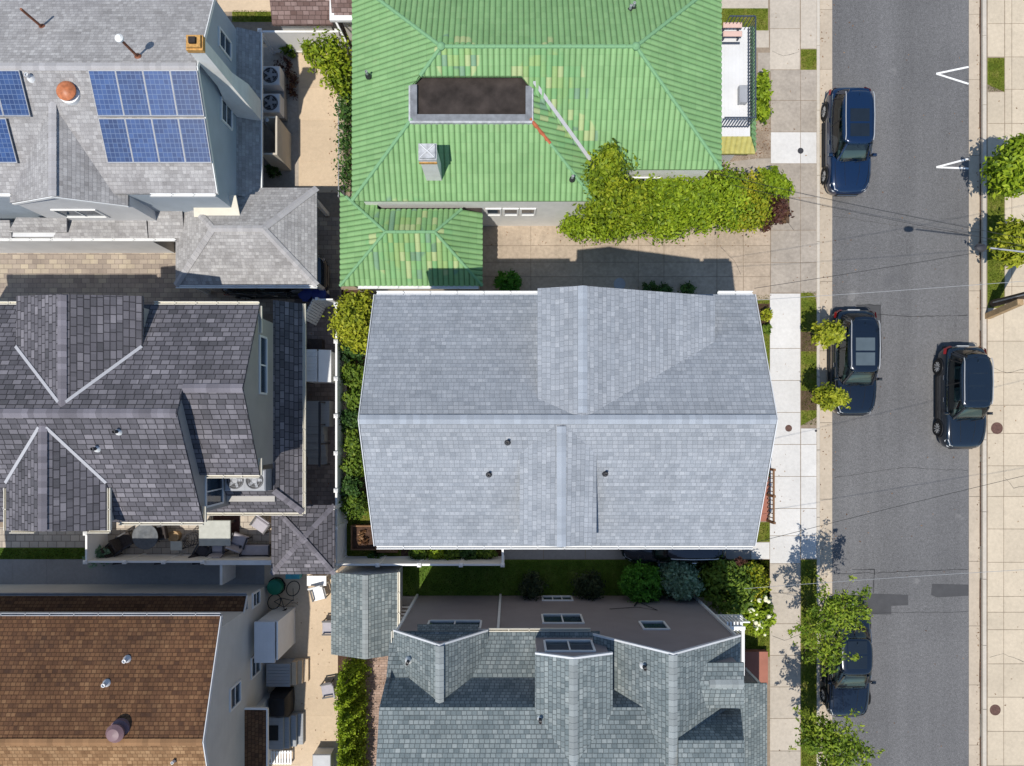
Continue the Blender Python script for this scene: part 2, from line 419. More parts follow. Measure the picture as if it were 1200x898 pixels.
# glazed tile: every tile a tone of its own, patches of odd replacements
def tilemat(name):
    t = NT(name, .6, .3); uv = t.uv(); pos = t.ob()
    c, f = t.brick(uv, .21, .36, 0.0, off=0.0)
    base = t.ramp(c, [(0, (.192, .355, .145)), (.5, (.208, .378, .157)), (1, (.228, .40, .17))])
    odd = t.ramp(c, [(0, (.11, .20, .14)), (.10, (.20, .36, .13)), (.34, (.28, .40, .14)), (.5, (.16, .35, .14)), (.72, (.42, .46, .22)), (.86, (.17, .36, .15)), (.93, (.15, .26, .19))], 'CONSTANT')
    mk = None
    for (px, py, z, r) in ((636, 100, 5.0, 1.45), (535, 68, 5.5, .8), (478, 282, 3.4, 1.5), (515, 296, 3.2, .9), (672, 160, 4.2, .8)):
        d = t.n('VectorMath', operation='DISTANCE'); t.l(pos, d.inputs[0]); d.inputs[1].default_value = P(px, py, z)
        q = t.math('SUBTRACT', 1.0, t.math('DIVIDE', d.outputs['Value'], r)); mk = q if mk is None else t.math('MAXIMUM', mk, q)
    mk = t.math('ADD', mk, t.math('MULTIPLY', t.math('SUBTRACT', c, 0.5), .7))
    mk = t.ramp(mk, [(.12, 0.0), (.2, 1.0)]); col = t.mix(base, odd, t.math('MULTIPLY', mk, .7))
    n = t.noise(pos, .8, 5, .65); col = t.mix(col, t.ramp(n, [(.25, .88), (.75, 1.10)]), 1.0, 'MULTIPLY')
    wr = t.ramp(t.noise(pos, 3.5, 6, .7), [(.58, 0.0), (.78, 1.0)]); col = t.mix(col, (.30, .32, .17), t.math('MULTIPLY', wr, .4))
    sep = t.n('SeparateXYZ'); t.l(uv, sep.inputs[0]); fr = t.math('FRACT', t.math('DIVIDE', sep.outputs[0], .21))
    col = t.mix(col, t.ramp(fr, [(0.0, .5), (.10, .85), (.2, 1.0), (.8, 1.0), (.9, .85), (1.0, .5)]), 1.0, 'MULTIPLY')  # shade in the grooves between ribs, painted into the tile colour
    rl = t.ramp(t.math('FRACT', t.math('DIVIDE', sep.outputs[1], .36)), [(0, .86), (.1, 1.0), (1, 1.0)]); col = t.mix(col, rl, 1.0, 'MULTIPLY')
    t.col(col)
tilemat('green_tile')
plain('white_trim', (.78, .78, .76), .5, .35, .04); plain('cream_gutter', (.66, .62, .52), .5, .35, .05); plain('white_vinyl', (.80, .80, .79), .4, .4, .04)
plain('dark_metal', (.035, .035, .04), .5, .4, .15); plain('grey_metal', (.32, .33, .35), .45, .4, .1); plain('pale_metal', (.62, .63, .64), .4, .4, .08)
plain('rust_metal', (.20, .075, .04), .6, .3, .35, 9); plain('rust_cover', (.115, .062, .048), .7, .3, .25, 12); plain('copper_cap', (.45, .15, .06), .45, .4, .3, 6)
plain('membrane', (.045, .036, .032), .85, .2, .45, 1.6, fine=.2); plain('parapet_paint', (.42, .43, .44), .7, .2, .25, 5, fine=.15); plain('grey_coping', (.20, .21, .225), .7, .2, .2, 4)
plain('brick_orange', (.48, .27, .09), .85, .2, .3, 14); plain('terracotta', (.42, .12, .06), .8, .2, .2, 6)
plain('white_stucco', (.74, .73, .70), .8, .2, .06, 3); plain('beige_wall', (.50, .45, .37), .8, .2, .06, 2)
siding('siding_blue', (.40, .46, .52), .12, False, .9); siding('siding_taupe', (.40, .38, .35), .13, False, .92)
siding('siding_white', (.66, .665, .67), .12, True, .92); siding('siding_mauve', (.285, .25, .25), .11, False, .74); siding('siding_paleblue', (.55, .56, .58), .12)
siding('siding_cream', (.62, .60, .56), .13); siding('deck_white', (.66, .66, .66), .15, True, .93); siding('deck_grey', (.30, .31, .32), .14, False, .7)
siding('step_white', (.70, .70, .69), .2, False, .8)
glassy('window_glass', (.03, .055, .085)); carglass('car_glass', (.50, .66, .66))
plain('wood_brown', (.20, .11, .06), .8, .2, .2, 5); plain('wood_pale', (.42, .29, .16), .85, .2, .2, 6, fine=.2); plain('pole_wood', (.105, .08, .062), .85, .2, .3, 5, fine=.2)
plain('bark', (.13, .10, .075), .9, .2, .25, 9); plain('soil', (.11, .075, .05), .95, .1, .3, 2.5, fine=.3); plain('mulch', (.085, .05, .035), .95, .1, .35, 9, fine=.35)
plain('rust_floor', (.33, .135, .095), .75, .25, .08, 2); plain('blue_plastic', (.012, .03, .20), .45, .4, .1); plain('teal_plastic', (.05, .30, .36), .5, .3, .2, 6); plain('green_plastic', (.012, .16, .095), .5, .3, .15)
plain('wicker', (.05, .042, .04), .8, .2, .3, 20); plain('cushion_grey', (.40, .38, .41), .85, .1, .08, 4); plain('cushion_dark', (.055, .052, .06), .85, .1, .15, 4); plain('rug', (.085, .045, .042), .95, .1, .2, 8)
plain('table_glass', (.10, .11, .122), .55, .3, .25, 7); plain('table_stone', (.44, .45, .41), .7, .3, .08, 6); plain('black_rubber', (.015, .015, .016), .8, .3, .1)
plain('cover_black', (.014, .014, .016), .6, .3, .2, 5); plain('pink_board', (.62, .43, .37), .8, .2, .06, 4)
plain('rail_dark', (.045, .06, .09), .5, .4, .1); plain('marking_paint', (.78, .78, .76), .8, .2, .1, 8, fine=.12); plain('patch_tar', (.075, .075, .078), .9, .2, .1, 3, fine=.25); plain('crack_tar', (.045, .045, .047), .9, .2, .1)
plain('petal_white', (.78, .77, .56), .7, .2, .1, 8); plain('petal_pink', (.42, .16, .15), .7, .2, .15, 8); plain('wire_black', (.03, .03, .032), .6, .3, .1); plain('wire_grey', (.34, .35, .36), .5, .3, .1)
concrete('walk_white', (.60, .585, .56), .08, .25); concrete('walk_tan', (.47, .415, .345), .12, .4); concrete('walk_old', (.36, .315, .265), .17, .5, 1.0)
concrete('drive_tan', (.42, .34, .26), .2, .7, .7); concrete('gutter_tan', (.47, .395, .305), .1, .3); concrete('patio_tan', (.56, .44, .31), .08, .25); concrete('alley_grey', (.30, .29, .28), .1, .3); concrete('walk_cream', (.53, .45, .34), .10, .4)
concrete('kerb_white', (.52, .47, .40), .08, .3); concrete('lot_earth', (.27, .215, .16), .2, .3)
pavers('paver_tan', [(0, (.26, .215, .18)), (.5, (.36, .30, .245)), (1, (.46, .39, .29))], .36, .21, .009)
pavers('paver_grey', [(0, (.15, .125, .115)), (.5, (.21, .175, .165)), (1, (.28, .24, .22))], .28, .19, .014)
pavers('paver_slate', [(0, (.34, .30, .25)), (.5, (.47, .41, .34)), (1, (.60, .52, .42))], .4, .28, .014)
pavers('paver_pink', [(0, (.28, .19, .145)), (.5, (.36, .255, .20)), (1, (.43, .31, .25))], .22, .11, .009)
def asphalt():
    t = NT('asphalt', .92, .2); v = t.ob()
    a = t.noise(v, .18, 6, .6); g = t.noise(v, 24, 3, .7); h = t.noise(v, 90, 2)
    col = t.ramp(a, [(.3, (.118, .117, .119)), (.7, (.152, .150, .151))])
    col = t.mix(col, t.ramp(g, [(.32, .70), (.68, 1.30)]), 1.0, 'MULTIPLY'); col = t.mix(col, t.ramp(h, [(.3, .62), (.72, 1.42)]), 1.0, 'MULTIPLY')
    sp = t.ramp(t.noise(v, 1.1, 3, .5), [(.70, 0.0), (.76, 1.0)]); col = t.mix(col, (.25, .245, .24), t.math('MULTIPLY', sp, .35))
    mp = t.n('Mapping'); mp.inputs['Scale'].default_value = (.75, .035, 1); t.l(v, mp.inputs['Vector']); ln = t.noise(mp.outputs[0], 1.0, 4, .6); col = t.mix(col, t.ramp(ln, [(.3, .86), (.7, 1.13)]), 1.0, 'MULTIPLY')
    k2 = t.noise(v, 8, 3, .7); col = t.mix(col, t.ramp(k2, [(.3, .85), (.7, 1.15)]), 1.0, 'MULTIPLY')
    oil = t.ramp(t.noise(v, .5, 4, .6), [(.64, 0.0), (.78, 1.0)]); col = t.mix(col, (.09, .09, .095), t.math('MULTIPLY', oil, .5))
    t.col(col); t.bump(h, .35, .01)
asphalt()
def lawnmat(name, c0, c1, c2):
    t = NT(name, .95, .1); v = t.ob(); a = t.noise(v, 1.6, 6, .7); g = t.noise(v, 40, 3)
    col = t.ramp(a, [(.3, c0), (.5, c1), (.68, c2)]); col = t.mix(col, t.ramp(g, [(.3, .6), (.7, 1.35)]), 1.0, 'MULTIPLY'); t.col(col); t.bump(g, .6, .03)
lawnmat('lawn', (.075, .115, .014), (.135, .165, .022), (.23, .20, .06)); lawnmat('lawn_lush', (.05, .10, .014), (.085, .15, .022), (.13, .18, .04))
lawnmat('stone_bed', (.20, .15, .11), (.30, .235, .175), (.42, .35, .28))
leafmat('leaf_lime', (.13, .17, .012), (.31, .35, .022), (.52, .52, .05)); leafmat('leaf_green', (.05, .095, .012), (.12, .20, .022), (.24, .32, .04)); leafmat('leaf_street', (.06, .115, .010), (.175, .265, .020), (.36, .43, .045))
leafmat('leaf_deep', (.02, .055, .014), (.05, .115, .025), (.12, .21, .04)); leafmat('leaf_hedge', (.08, .14, .008), (.22, .32, .014), (.40, .50, .035))
leafmat('leaf_ball', (.03, .11, .010), (.07, .23, .018), (.13, .35, .035)); leafmat('leaf_silver', (.10, .19, .11), (.21, .34, .22), (.36, .50, .36))
leafmat('leaf_amber', (.10, .15, .010), (.27, .32, .016), (.48, .42, .035)); leafmat('leaf_wine', (.04, .018, .016), (.10, .04, .032), (.17, .10, .05)); leafmat('leaf_olive', (.08, .125, .008), (.21, .295, .014), (.39, .43, .03))
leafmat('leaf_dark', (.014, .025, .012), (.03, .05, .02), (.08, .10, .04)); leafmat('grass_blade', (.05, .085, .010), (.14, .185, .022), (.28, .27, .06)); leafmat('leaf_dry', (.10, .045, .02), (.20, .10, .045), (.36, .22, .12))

# ================================================================== ground, road, pavements
def sheet(name, poly_px, z, mat, zz=0.0):
    return struct(MB().face([(X(a, zz), Y(b, zz), z) for a, b in poly_px][::-1]).build(name, mat))
def rect(a, b, c, d): return [(a, b), (c, b), (c, d), (a, d)]        # x0, y0, x1, y1 in photo pixels
gm = MB(); gm.face([(-600, -600, -.2), (600, -600, -.2), (600, 600, -.2), (-600, 600, -.2)]); struct(gm.build('ground', 'lot_earth'))
m = MB(); m.box(-80, X(957), -120, 120, -.21, 0.0); struct(m.build('lot_ground', 'lot_earth'))
m = MB(); m.box(X(1156), 80, -120, 120, -.21, 0.0); struct(m.build('lot_ground', 'lot_earth'))
struct(MB().face([(X(976.5), -120, -.12), (X(1137.5), -120, -.12), (X(1137.5), 120, -.12), (X(976.5), 120, -.12)]).build('road', 'asphalt'))
def slabs(name, x0, x1, ys, mat, z=.012, th=.06, gap=.012, seed=1, xs=None):
    rg = random.Random(seed); m = MB(); xs = xs or [x0, x1]
    for a, b in zip(xs[:-1], xs[1:]):
        for c, d in zip(ys[:-1], ys[1:]):
            m.box(X(a) + gap, X(b) - gap, Y(d) + gap, Y(c) - gap, z - th, z + rg.uniform(-.002, .002), shade=rg.random())
    return struct(m.build(name, mat))
def steps(a, b, n): return [a + (b - a) * i / n for i in range(n + 1)]
def gutter_strip(x0, x1, seed):
    rg = random.Random(seed); m = MB(); y = -60
    while y < 60:
        L = rg.uniform(2.6, 3.4); m.box(X(x0), X(x1), y + .008, y + L - .008, -.2, -.112 + rg.uniform(-.001, .001), shade=rg.random()); y += L
    return struct(m.build('road_gutter', 'gutter_tan'))
gutter_strip(961, 976.6, 3); gutter_strip(1137.4, 1150, 5)
def kerb(x0, x1, seed):
    rg = random.Random(seed); m = MB(); y = -60
    while y < 60:
        L = rg.uniform(2.8, 3.2); m.bbox(X(x0), X(x1), y + .006, y + L - .006, -.2, .022, .02); y += L
    return struct(m.build('kerb', 'kerb_white'))
kerb(957, 960.8, 7); kerb(1151.5, 1156, 8)
slabs('pavement', 902, 937.5, [-220, -180, -140, -105, -70, -35, 0, 34, 82], 'walk_tan', seed=2); slabs('pavement', 938, 957, [-220, -140, -70, 0, 57.5], 'walk_tan', seed=4)
slabs('pavement', 903, 957, [82, 118, 155], 'walk_old', xs=[903, 938, 957], seed=5); slabs('pavement', 903, 957, [155, 192], 'walk_white', xs=[903, 938, 957], seed=6)
slabs('pavement', 903, 957, [192, 232, 270, 308, 343.5], 'walk_old', xs=[903, 938, 957], seed=7)
slabs('pavement', 902, 938, [344, 408.5, 446, 483.5, 521, 558.5, 596, 628, 660.5], 'walk_white', seed=8)
slabs('pavement', 938.3, 957, [502, 521, 558.5, 596, 628, 655], 'walk_white', seed=9)
slabs('pavement', 902, 938, [660.5, 695, 731, 768, 805, 842, 880, 915, 952, 990, 1030, 1070, 1120], 'walk_tan', seed=10)
slabs('driveway', 567, 902.5, [258, 288, 307.5, 324.5, 352], 'drive_tan', xs=[563, 622, 683, 748, 778, 840, 871, 902.5], seed=11)
slabs('driveway', 590, 902, [590, 655.5], 'alley_grey', xs=[590, 637, 686, 735, 780, 830, 880], seed=12); slabs('driveway', 880, 902, [635.5, 655.5], 'walk_white', seed=13)
slabs('pavement', 1157, 1177, [-100, -60, -20, 28, 67], 'walk_cream', seed=14); slabs('pavement', 1157, 1177, [108, 145, 184], 'walk_cream', seed=15)
slabs('pavement', 1177.3, 1226, [-100, -60, -20, 28, 67, 105, 145, 184, 225, 262, 300, 336, 375], 'walk_cream', xs=[1177.3, 1185.5, 1226], seed=16)
slabs('pavement', 1157, 1226, [361, 400, 437, 475, 508, 546, 582, 620, 659, 699, 717.5, 738, 778, 817, 857, 897, 935, 975, 1015], 'walk_cream', xs=[1157, 1176, 1226], seed=17)
# lawns: a sheet each, with blades over them
LAWN = []
def lawn(poly, mat='lawn', z=.006):
    LAWN.append((poly, mat)); return sheet('lawn', poly, z, mat)
lawn(rect(938.3, 58, 957, 82)); lawn([(938.5, 341), (948, 341), (955, 347), (957, 357), (957, 489), (938.5, 499)]); lawn(rect(938.5, 656, 957, 1100))
lawn([(1157, 68), (1177, 68), (1177, 108), (1157, 99)]); lawn(rect(1157, 185, 1177, 361)); lawn(rect(840, 10, 900, 36)); lawn(rect(888, 85, 901, 140))
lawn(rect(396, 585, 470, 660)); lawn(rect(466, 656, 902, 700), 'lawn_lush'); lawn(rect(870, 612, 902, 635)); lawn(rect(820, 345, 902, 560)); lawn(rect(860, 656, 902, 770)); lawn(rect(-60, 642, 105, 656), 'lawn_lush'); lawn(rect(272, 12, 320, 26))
sheet('garden_soil', rect(396, 340, 432, 585), .007, 'mulch'); sheet('garden_soil', rect(470, 636, 588, 655), .010, 'mulch'); sheet('garden_soil', rect(938.5, 389, 957, 412), .011, 'soil'); sheet('garden_soil', rect(938.5, 458, 957, 481), .011, 'soil')
sheet('garden_soil', rect(870, 356, 902, 382), .011, 'mulch'); sheet('stone_bed', [(868, 140), (903, 140), (903, 184), (855, 190), (855, 172)], .010, 'stone_bed'); sheet('garden_soil', rect(655, 226, 925, 262), .013, 'soil')
sheet('path', rect(840, -30, 900, 10), .008, 'walk_tan'); sheet('path', rect(880, 36, 901, 56), .009, 'walk_tan'); sheet('path', rect(888, 62, 903, 85), .012, 'walk_old'); sheet('path', rect(850, 186, 903, 230), .009, 'walk_old')
sheet('paved_alley', rect(-80, 255, 400, 368), .008, 'paver_tan'); sheet('patio', rect(300, 52, 402, 226), .012, 'patio_tan'); sheet('patio', rect(308, 56, 350, 226), .016, 'walk_old')
sheet('paved_alley', rect(345, 340, 398, 606), .014, 'paver_grey'); sheet('patio', rect(100, 590, 330, 652), .013, 'paver_slate'); sheet('path', rect(-60, 618, 104, 642), .012, 'paver_slate')
sheet('alley', rect(-80, 655.5, 330, 700), .009, 'alley_grey'); sheet('patio', rect(310, 655, 396, 1000), .017, 'patio_tan'); sheet('path', rect(418, 760, 455, 1000), .015, 'paver_pink'); sheet('soil_bed', rect(396, 700, 420, 1000), .011, 'mulch'); sheet('patio', rect(255, -60, 320, 14), .010, 'patio_tan'); sheet('path', rect(330, -50, 402, 55), .007, 'walk_tan')
slabs('patio', 338, 392, [600, 655, 668, 727, 780, 838, 895, 950, 1000], 'patio_tan', z=.02, xs=[315, 352, 393], seed=21); slabs('patio', 345, 401, [56, 103, 141, 190, 226], 'patio_tan', z=.021, xs=[352, 401], seed=22)
slabs('alley', -80, 330, [656, 684.5], 'alley_grey', z=.013, xs=[-80, -20, 15, 55, 92, 128, 164, 202, 240, 262, 300, 330], seed=23)
rg = np.random.default_rng(77)
def blades(polys, n):
    V = []; T = []
    areas = []
    for poly, mt in polys:
        xs = [X(a) for a, b in poly]; ys = [Y(b) for a, b in poly]; areas.append((min(xs), max(xs), min(ys), max(ys)))
    tot = sum((b - a) * (d - c) for a, b, c, d in areas)
    for (poly, mt), (a, b, c, d) in zip(polys, areas):
        k = int(n * (b - a) * (d - c) / tot); px = rg.uniform(a + .03, b - .03, k); py = rg.uniform(c + .03, d - .03, k)
        an = rg.uniform(0, 6.28, k); h = rg.uniform(.03, .085, k); ln = rg.uniform(.0, .06, (k, 2)) - .03; wd = .012
        p = np.stack([px, py, np.zeros(k) + .008], 1); s = np.stack([np.cos(an) * wd, np.sin(an) * wd, np.zeros(k)], 1)
        tip = p + np.stack([ln[:, 0], ln[:, 1], h], 1)
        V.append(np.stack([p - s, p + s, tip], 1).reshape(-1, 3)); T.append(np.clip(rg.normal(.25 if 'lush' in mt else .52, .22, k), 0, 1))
    V = np.concatenate(V); T = np.concatenate(T); k = len(T)
    me = bpy.data.meshes.new('grass'); o = bpy.data.objects.new('grass', me)
    me.vertices.add(3 * k); me.vertices.foreach_set('co', V.astype(np.float32).ravel()); me.loops.add(3 * k); me.loops.foreach_set('vertex_index', np.arange(3 * k, dtype=np.int32))
    me.polygons.add(k); me.polygons.foreach_set('loop_start', np.arange(0, 3 * k, 3, dtype=np.int32)); me.update(calc_edges=True)
    a = me.attributes.new('tint', 'FLOAT', 'FACE'); a.data.foreach_set('value', T.astype(np.float32)); me.materials.append(MATS['grass_blade']); C.objects.link(o)
    tag(o, 'short mown grass growing on the verges and small lawns', 'grass', kind='stuff')
blades(LAWN, 90000)
# road surface: repairs, cracks, painted corner marks
def rsheet(name, poly, mat, z): return struct(MB().face([(X(a), Y(b), z) for a, b in poly][::-1]).build(name, mat))
rsheet('road_patch', [(1008, 696), (1066, 698), (1066, 710), (1046, 711), (1046, 721), (1008, 721)], 'patch_tar', -.116)
rsheet('road_patch', [(1094, 685), (1137, 686), (1137, 699), (1100, 701), (1093, 698)], 'patch_tar', -.116); rsheet('road_patch', [(1005, 357), (1034, 357), (1034, 420), (1005, 420)], 'patch_tar', -.1165)
def crack(pts, wd=.022, z=-.1125, seed=0):
    rg2 = random.Random(seed); m = MB(); q = []
    for (a, b), (c, d) in zip(pts[:-1], pts[1:]):
        k = max(2, int(math.hypot(c - a, d - b) / 6))
        for i in range(k): q.append((a + (c - a) * i / k + rg2.uniform(-.6, .6), b + (d - b) * i / k + rg2.uniform(-.6, .6)))
    q.append(pts[-1])
    for (a, b), (c, d) in zip(q[:-1], q[1:]):
        p, r = Vector((X(a), Y(b), z)), Vector((X(c), Y(d), z)); t = (r - p).normalized(); h = Vector((-t.y, t.x, 0)) * wd * rg2.uniform(.3, .8)
        m.face((p - h, r - h, r + h, p + h))
    return struct(m.build('road_crack', 'crack_tar'))
crack([(978, 368), (1005, 366), (1070, 371), (1136, 369)], seed=1); crack([(1033, 357), (1034.5, 420)], .03, seed=2); crack([(1005, 357), (1034, 357)], .03, seed=3)
crack([(980, 674), (1024, 672), (1137, 668)], seed=4); crack([(1000, 668), (1026, 668), (1025, 696)], .03, seed=5); crack([(979, 560), (1060, 548), (1136, 552)], .012, seed=6); crack([(978, 720), (1137, 718)], .010, seed=7); crack([(978, 252), (1040, 262), (1136, 272)], .010, seed=8)
for a in ((85, 77, 97), (195, 185, 196.5)):
    m = MB()
    for b in a[1:]:
        p, q = Vector((X(1099), Y(a[0]), -.113)), Vector((X(1137), Y(b), -.113 + (.0015 if b == a[2] else 0))); q.z = p.z if b == a[1] else -.111; 
        if b == a[2]: p.z = -.111
        t = (q - p).normalized(); h = Vector((-t.y, t.x, 0)) * .04; m.face((p - h, q - h, q + h, p + h))
    struct(m.build('road_marking', 'marking_paint'))
for x_, z_, sd in ((1150.7, -.11, 41), (961.2, -.1105, 42)):
    rg2 = random.Random(sd); m = MB(); y_ = -40
    while y_ < 960:
        L_ = rg2.uniform(8, 40)
        if rg2.random() < .8:
            a, b = Vector((X(x_), Y(y_), z_)), Vector((X(x_), Y(y_ + L_), z_)); w0 = rg2.uniform(.01, .05); m.face((a + Vector((-w0, 0, 0)), b + Vector((-w0 * rg2.uniform(.4, 1.5), 0, 0)), b + Vector((.03, 0, 0)), a + Vector((.03, 0, 0))))
        y_ += L_
    struct(m.build('gutter_dirt', 'mulch'))
for k, pts in enumerate(([(905, 60), (918, 66), (936, 61)], [(904, 250), (921, 258), (930, 270)], [(1158, 430), (1180, 437), (1199, 433)], [(1177, 560), (1188, 572), (1200, 570)], [(905, 745), (920, 750), (937, 744)], [(690, 270), (720, 280), (745, 275), (770, 290)], [(845, 290), (860, 305), (868, 322)], [(1160, 770), (1175, 766), (1200, 776)])): crack(pts, .012, .0165, 60 + k)
def litter(areas, n, seed):
    r_ = np.random.default_rng(seed); V = []; T = []
    for (x0, y0, x1, y1, z, wgt) in areas:
        k = int(n * wgt); px = r_.uniform(x0, x1, k); py = r_.uniform(y0, y1, k); c = np.stack([(px - 600) * KP, (500 - py) * KP, np.full(k, z) + r_.uniform(0, .012, k)], 1)
        a = r_.uniform(0, 6.28, k); s = r_.uniform(.018, .05, k); u = np.stack([np.cos(a) * s, np.sin(a) * s, r_.uniform(-.2, .2, k) * s], 1); v = np.stack([-np.sin(a) * s * .5, np.cos(a) * s * .5, r_.uniform(-.1, .3, k) * s], 1)
        V.append(np.stack([c - u, c + v, c + u, c - v], 1).reshape(-1, 3)); T.append(r_.random(k))
    V = np.concatenate(V); T = np.concatenate(T); k = len(T); me = bpy.data.meshes.new('leaf_litter'); o = bpy.data.objects.new('leaf_litter', me)
    me.vertices.add(4 * k); me.vertices.foreach_set('co', V.astype(np.float32).ravel()); me.loops.add(4 * k); me.loops.foreach_set('vertex_index', np.arange(4 * k, dtype=np.int32)); me.polygons.add(k); me.polygons.foreach_set('loop_start', np.arange(0, 4 * k, 4, dtype=np.int32)); me.update(calc_edges=True)
    at = me.attributes.new('tint', 'FLOAT', 'FACE'); at.data.foreach_set('value', T.astype(np.float32)); me.materials.append(MATS['leaf_dry']); C.objects.link(o); tag(o, 'dry fallen leaves scattered over gutters, pavements and yards', 'leaf litter', kind='stuff')
litter([(959, -20, 972, 920, -.108, .09), (972, -20, 1000, 920, -.114, .04), (1146, -20, 1151, 920, -.108, .06), (1000, -20, 1137, 920, -.114, .03), (903, 0, 957, 920, .016, .03), (570, 262, 900, 290, .018, .05), (1157, 0, 1200, 900, .016, .015), (340, 660, 392, 898, .024, .015), (385, 60, 400, 225, .026, .03), (870, 140, 903, 185, .014, .06), (357, 350, 392, 600, .02, .03), (425, 770, 452, 898, .02, .04)], 2400, 5)
# iron covers let into the paving
def cover(px, py, r, label, mat='rust_cover', z=.014):
    c = P(px, py, 0); m = MB(); m.lathe((c.x, c.y, z - .03), [(r, 0), (r, .036), (r * .88, .036), (r * .86, .03), (r * .5, .03), (r * .48, .036), (.001, .036)], 24)
    o = m.build('manhole_cover', mat); tag(o, label, 'manhole cover')
cover(938, 177, .13, 'dark round iron cover in the white pavement beside the blue car', 'dark_metal'); cover(924, 502, .15, 'rusty round cover in the pavement beside the pale grey roof')
cover(1168, 502, .26, 'broad rusty cover in the cream pavement beside the kerb straddling car'); cover(1166, 832, .24, 'rusty cover in the cream pavement at lower right of the photo'); cover(956, 505, .05, 'tiny round valve cap in the kerb strip near the long lawn', 'dark_metal')
cover(726, 333, .26, 'worn round cover in the shaded driveway beside the pale roof', 'grey_metal', .016)
# ================================================================== the pale grey gabled house in the middle
def H(name, label, x, y): return thing(name, label, 'house', (x, y, 0))
h = H('shingled_house', 'gabled house with pale blue grey shingle roof, its ridge running across the centre', 1.8, .2)
ze, zr = 8.1, 10.2; x0, x1, yn, ys, yr = X(439.5, ze), X(884, ze), Y(345, ze), Y(640, ze), .208
kn, ks = (zr - ze) / (yn - yr), (zr - ze) / (yr - ys)
m = MB(); m.slab([(x0, yn, ze), (x1, yn, ze), (x1 - .06, yr, zr), (x0 - .06, yr, zr)], .12); m.slab([(x0, ys, ze), (x1, ys, ze), (x1 - .06, yr, zr), (x0 - .06, yr, zr)], .12)
dz = 10.19; dx = X(683, dz); wz, ez_ = 9.87, 8.94; wx, ex = X(630, wz), X(838, ez_)
m.slab([(dx, Y(335, dz), dz), (dx, yr, dz), (wx, yr, wz), (wx, Y(338, wz), wz)], .1); m.slab([(dx, Y(335, dz), dz), (dx, yr, dz), (ex, yr, ez_), (ex, Y(347, ez_), ez_)], .1)
sz0, sz1 = 10.19, 9.5; sx0, sx1 = X(658, sz0), X(658, sz1); e0, e1 = 9.86, 9.12; sy = -3.68
for px in (609, 699):
    m.uvb[len(m.f)] = (Vector((0, 1, 0)), Vector((1 if px < 650 else -1, 0, 0))); m.slab([(sx1, sy, sz1), (sx0, yr, sz0), (X(px, e0), yr, e0), (X(px, e1), sy, e1)], .1)
roof = m.build('roof', 'shingle_pale', h)
m = MB(); wa, wb, wc, wd_ = x0 + .35, x1 - .4, ys + .45, yn - .4; m.box(wa, wb, wc, wd_, 0, ze - .1)
for xa in (wa, wb): m.face([(xa, wc, ze - .1), (xa, wd_, ze - .1), (xa, wd_, ze + .05), (xa, yr, zr - .16), (xa, wc, ze + .1)][:: 1 if xa > 0 else -1])
m.build('wall', 'siding_paleblue', h)
m = MB()
def dorm(m, xw, zw, xr_, zr_, xe, ze_, ya, yb, zb):
    pr = [(xw, zb), (xe, zb), (xe, ze_), (xr_, zr_), (xw, zw)]
    a = [Vector((p, ya, q)) for p, q in pr]; b = [Vector((p, yb, q)) for p, q in pr]
    m.face(a); m.face(b[::-1])
    for k in range(5): m.face((a[k], b[k], b[(k + 1) % 5], a[(k + 1) % 5]))
dorm(m, wx + .1, wz - .13, dx, dz - .14, ex - .12, ez_ - .13, .3, 3.98, 7.6); dorm(m, X(609, e1) + .08, e1 - .13, sx1, sz1 - .14, X(699, e1) - .05, e1 - .13, -3.55, .1, 7.6)
m.build('dormer_wall', 'siding_paleblue', h)
ridge_cap(h, [((x0 - .06, yr, zr), (x1 - .06, yr, zr)), ((dx, Y(335, dz), dz), (dx, yr + .2, dz)), ((sx1, sy, sz1), (sx0, yr - .2, sz0))], 'cap_pale', .14, .065)
gutter(h, [((x0 + .05, yn + .05, ze + .02), (X(630, ze), yn + .05, ze + .02)), ((X(838, ze) + .1, yn + .05, ze + .02), (x1 - .05, yn + .05, ze + .02)), ((x0 + .05, ys - .05, ze + .02), (x1 - .05, ys - .05, ze + .02))], 'white_trim')
trim(h, [((x0 - .03, yn, ze + .02), (x0 - .09, yr, zr + .02)), ((x0 - .09, yr, zr + .02), (x0 - .03, ys, ze + .02)), ((x1 + .03, yn, ze + .02), (x1 - .03, yr, zr + .02)), ((x1 - .03, yr, zr + .02), (x1 + .03, ys, ze + .02))], 'pale_metal', .025, .18)
for px, py in ((595, 518), (573, 556), (709, 555)):
    c = P(px, py, 9.3); pipe(h, c.x, c.y, zr - ks * (yr - c.y), .25, .05)
for q in (2.0, -1.8): windo(h, 'W', wa, q, 1.1, 2.3, 1.1); windo(h, 'W', wa, q, 5.2, 6.6, 1.1); windo(h, 'E', wb, q, 5.2, 6.6, 1.4); windo(h, 'E', wb, q, 2.4, 3.8, 1.4)
for q in (0.0, 4.2): windo(h, 'S', wc, q, 5.2, 6.6, 1.2)
for q in (-1.5, 5.2): windo(h, 'N', wd_, q, 5.2, 6.6, 1.2)
m = MB(); xw = wb                                               # front porch
m.box(xw + .005, X(898), Y(610), Y(548), 0, .28); pd = m.build('porch', 'rust_floor', h)
m = MB(); ya, yb = Y(609), Y(549); xp = X(896.5)
for q in steps(ya, yb, 2): m.box(xp - .05, xp + .05, q - .05, q + .05, .28, 1.15)
m.box(xp - .035, xp + .035, ya, yb, 1.0, 1.07)
for q in steps(ya, yb, 12)[1:-1]: m.box(xp - .015, xp + .015, q - .015, q + .015, .28, 1.0)
m.build('railing', 'wood_brown', pd)

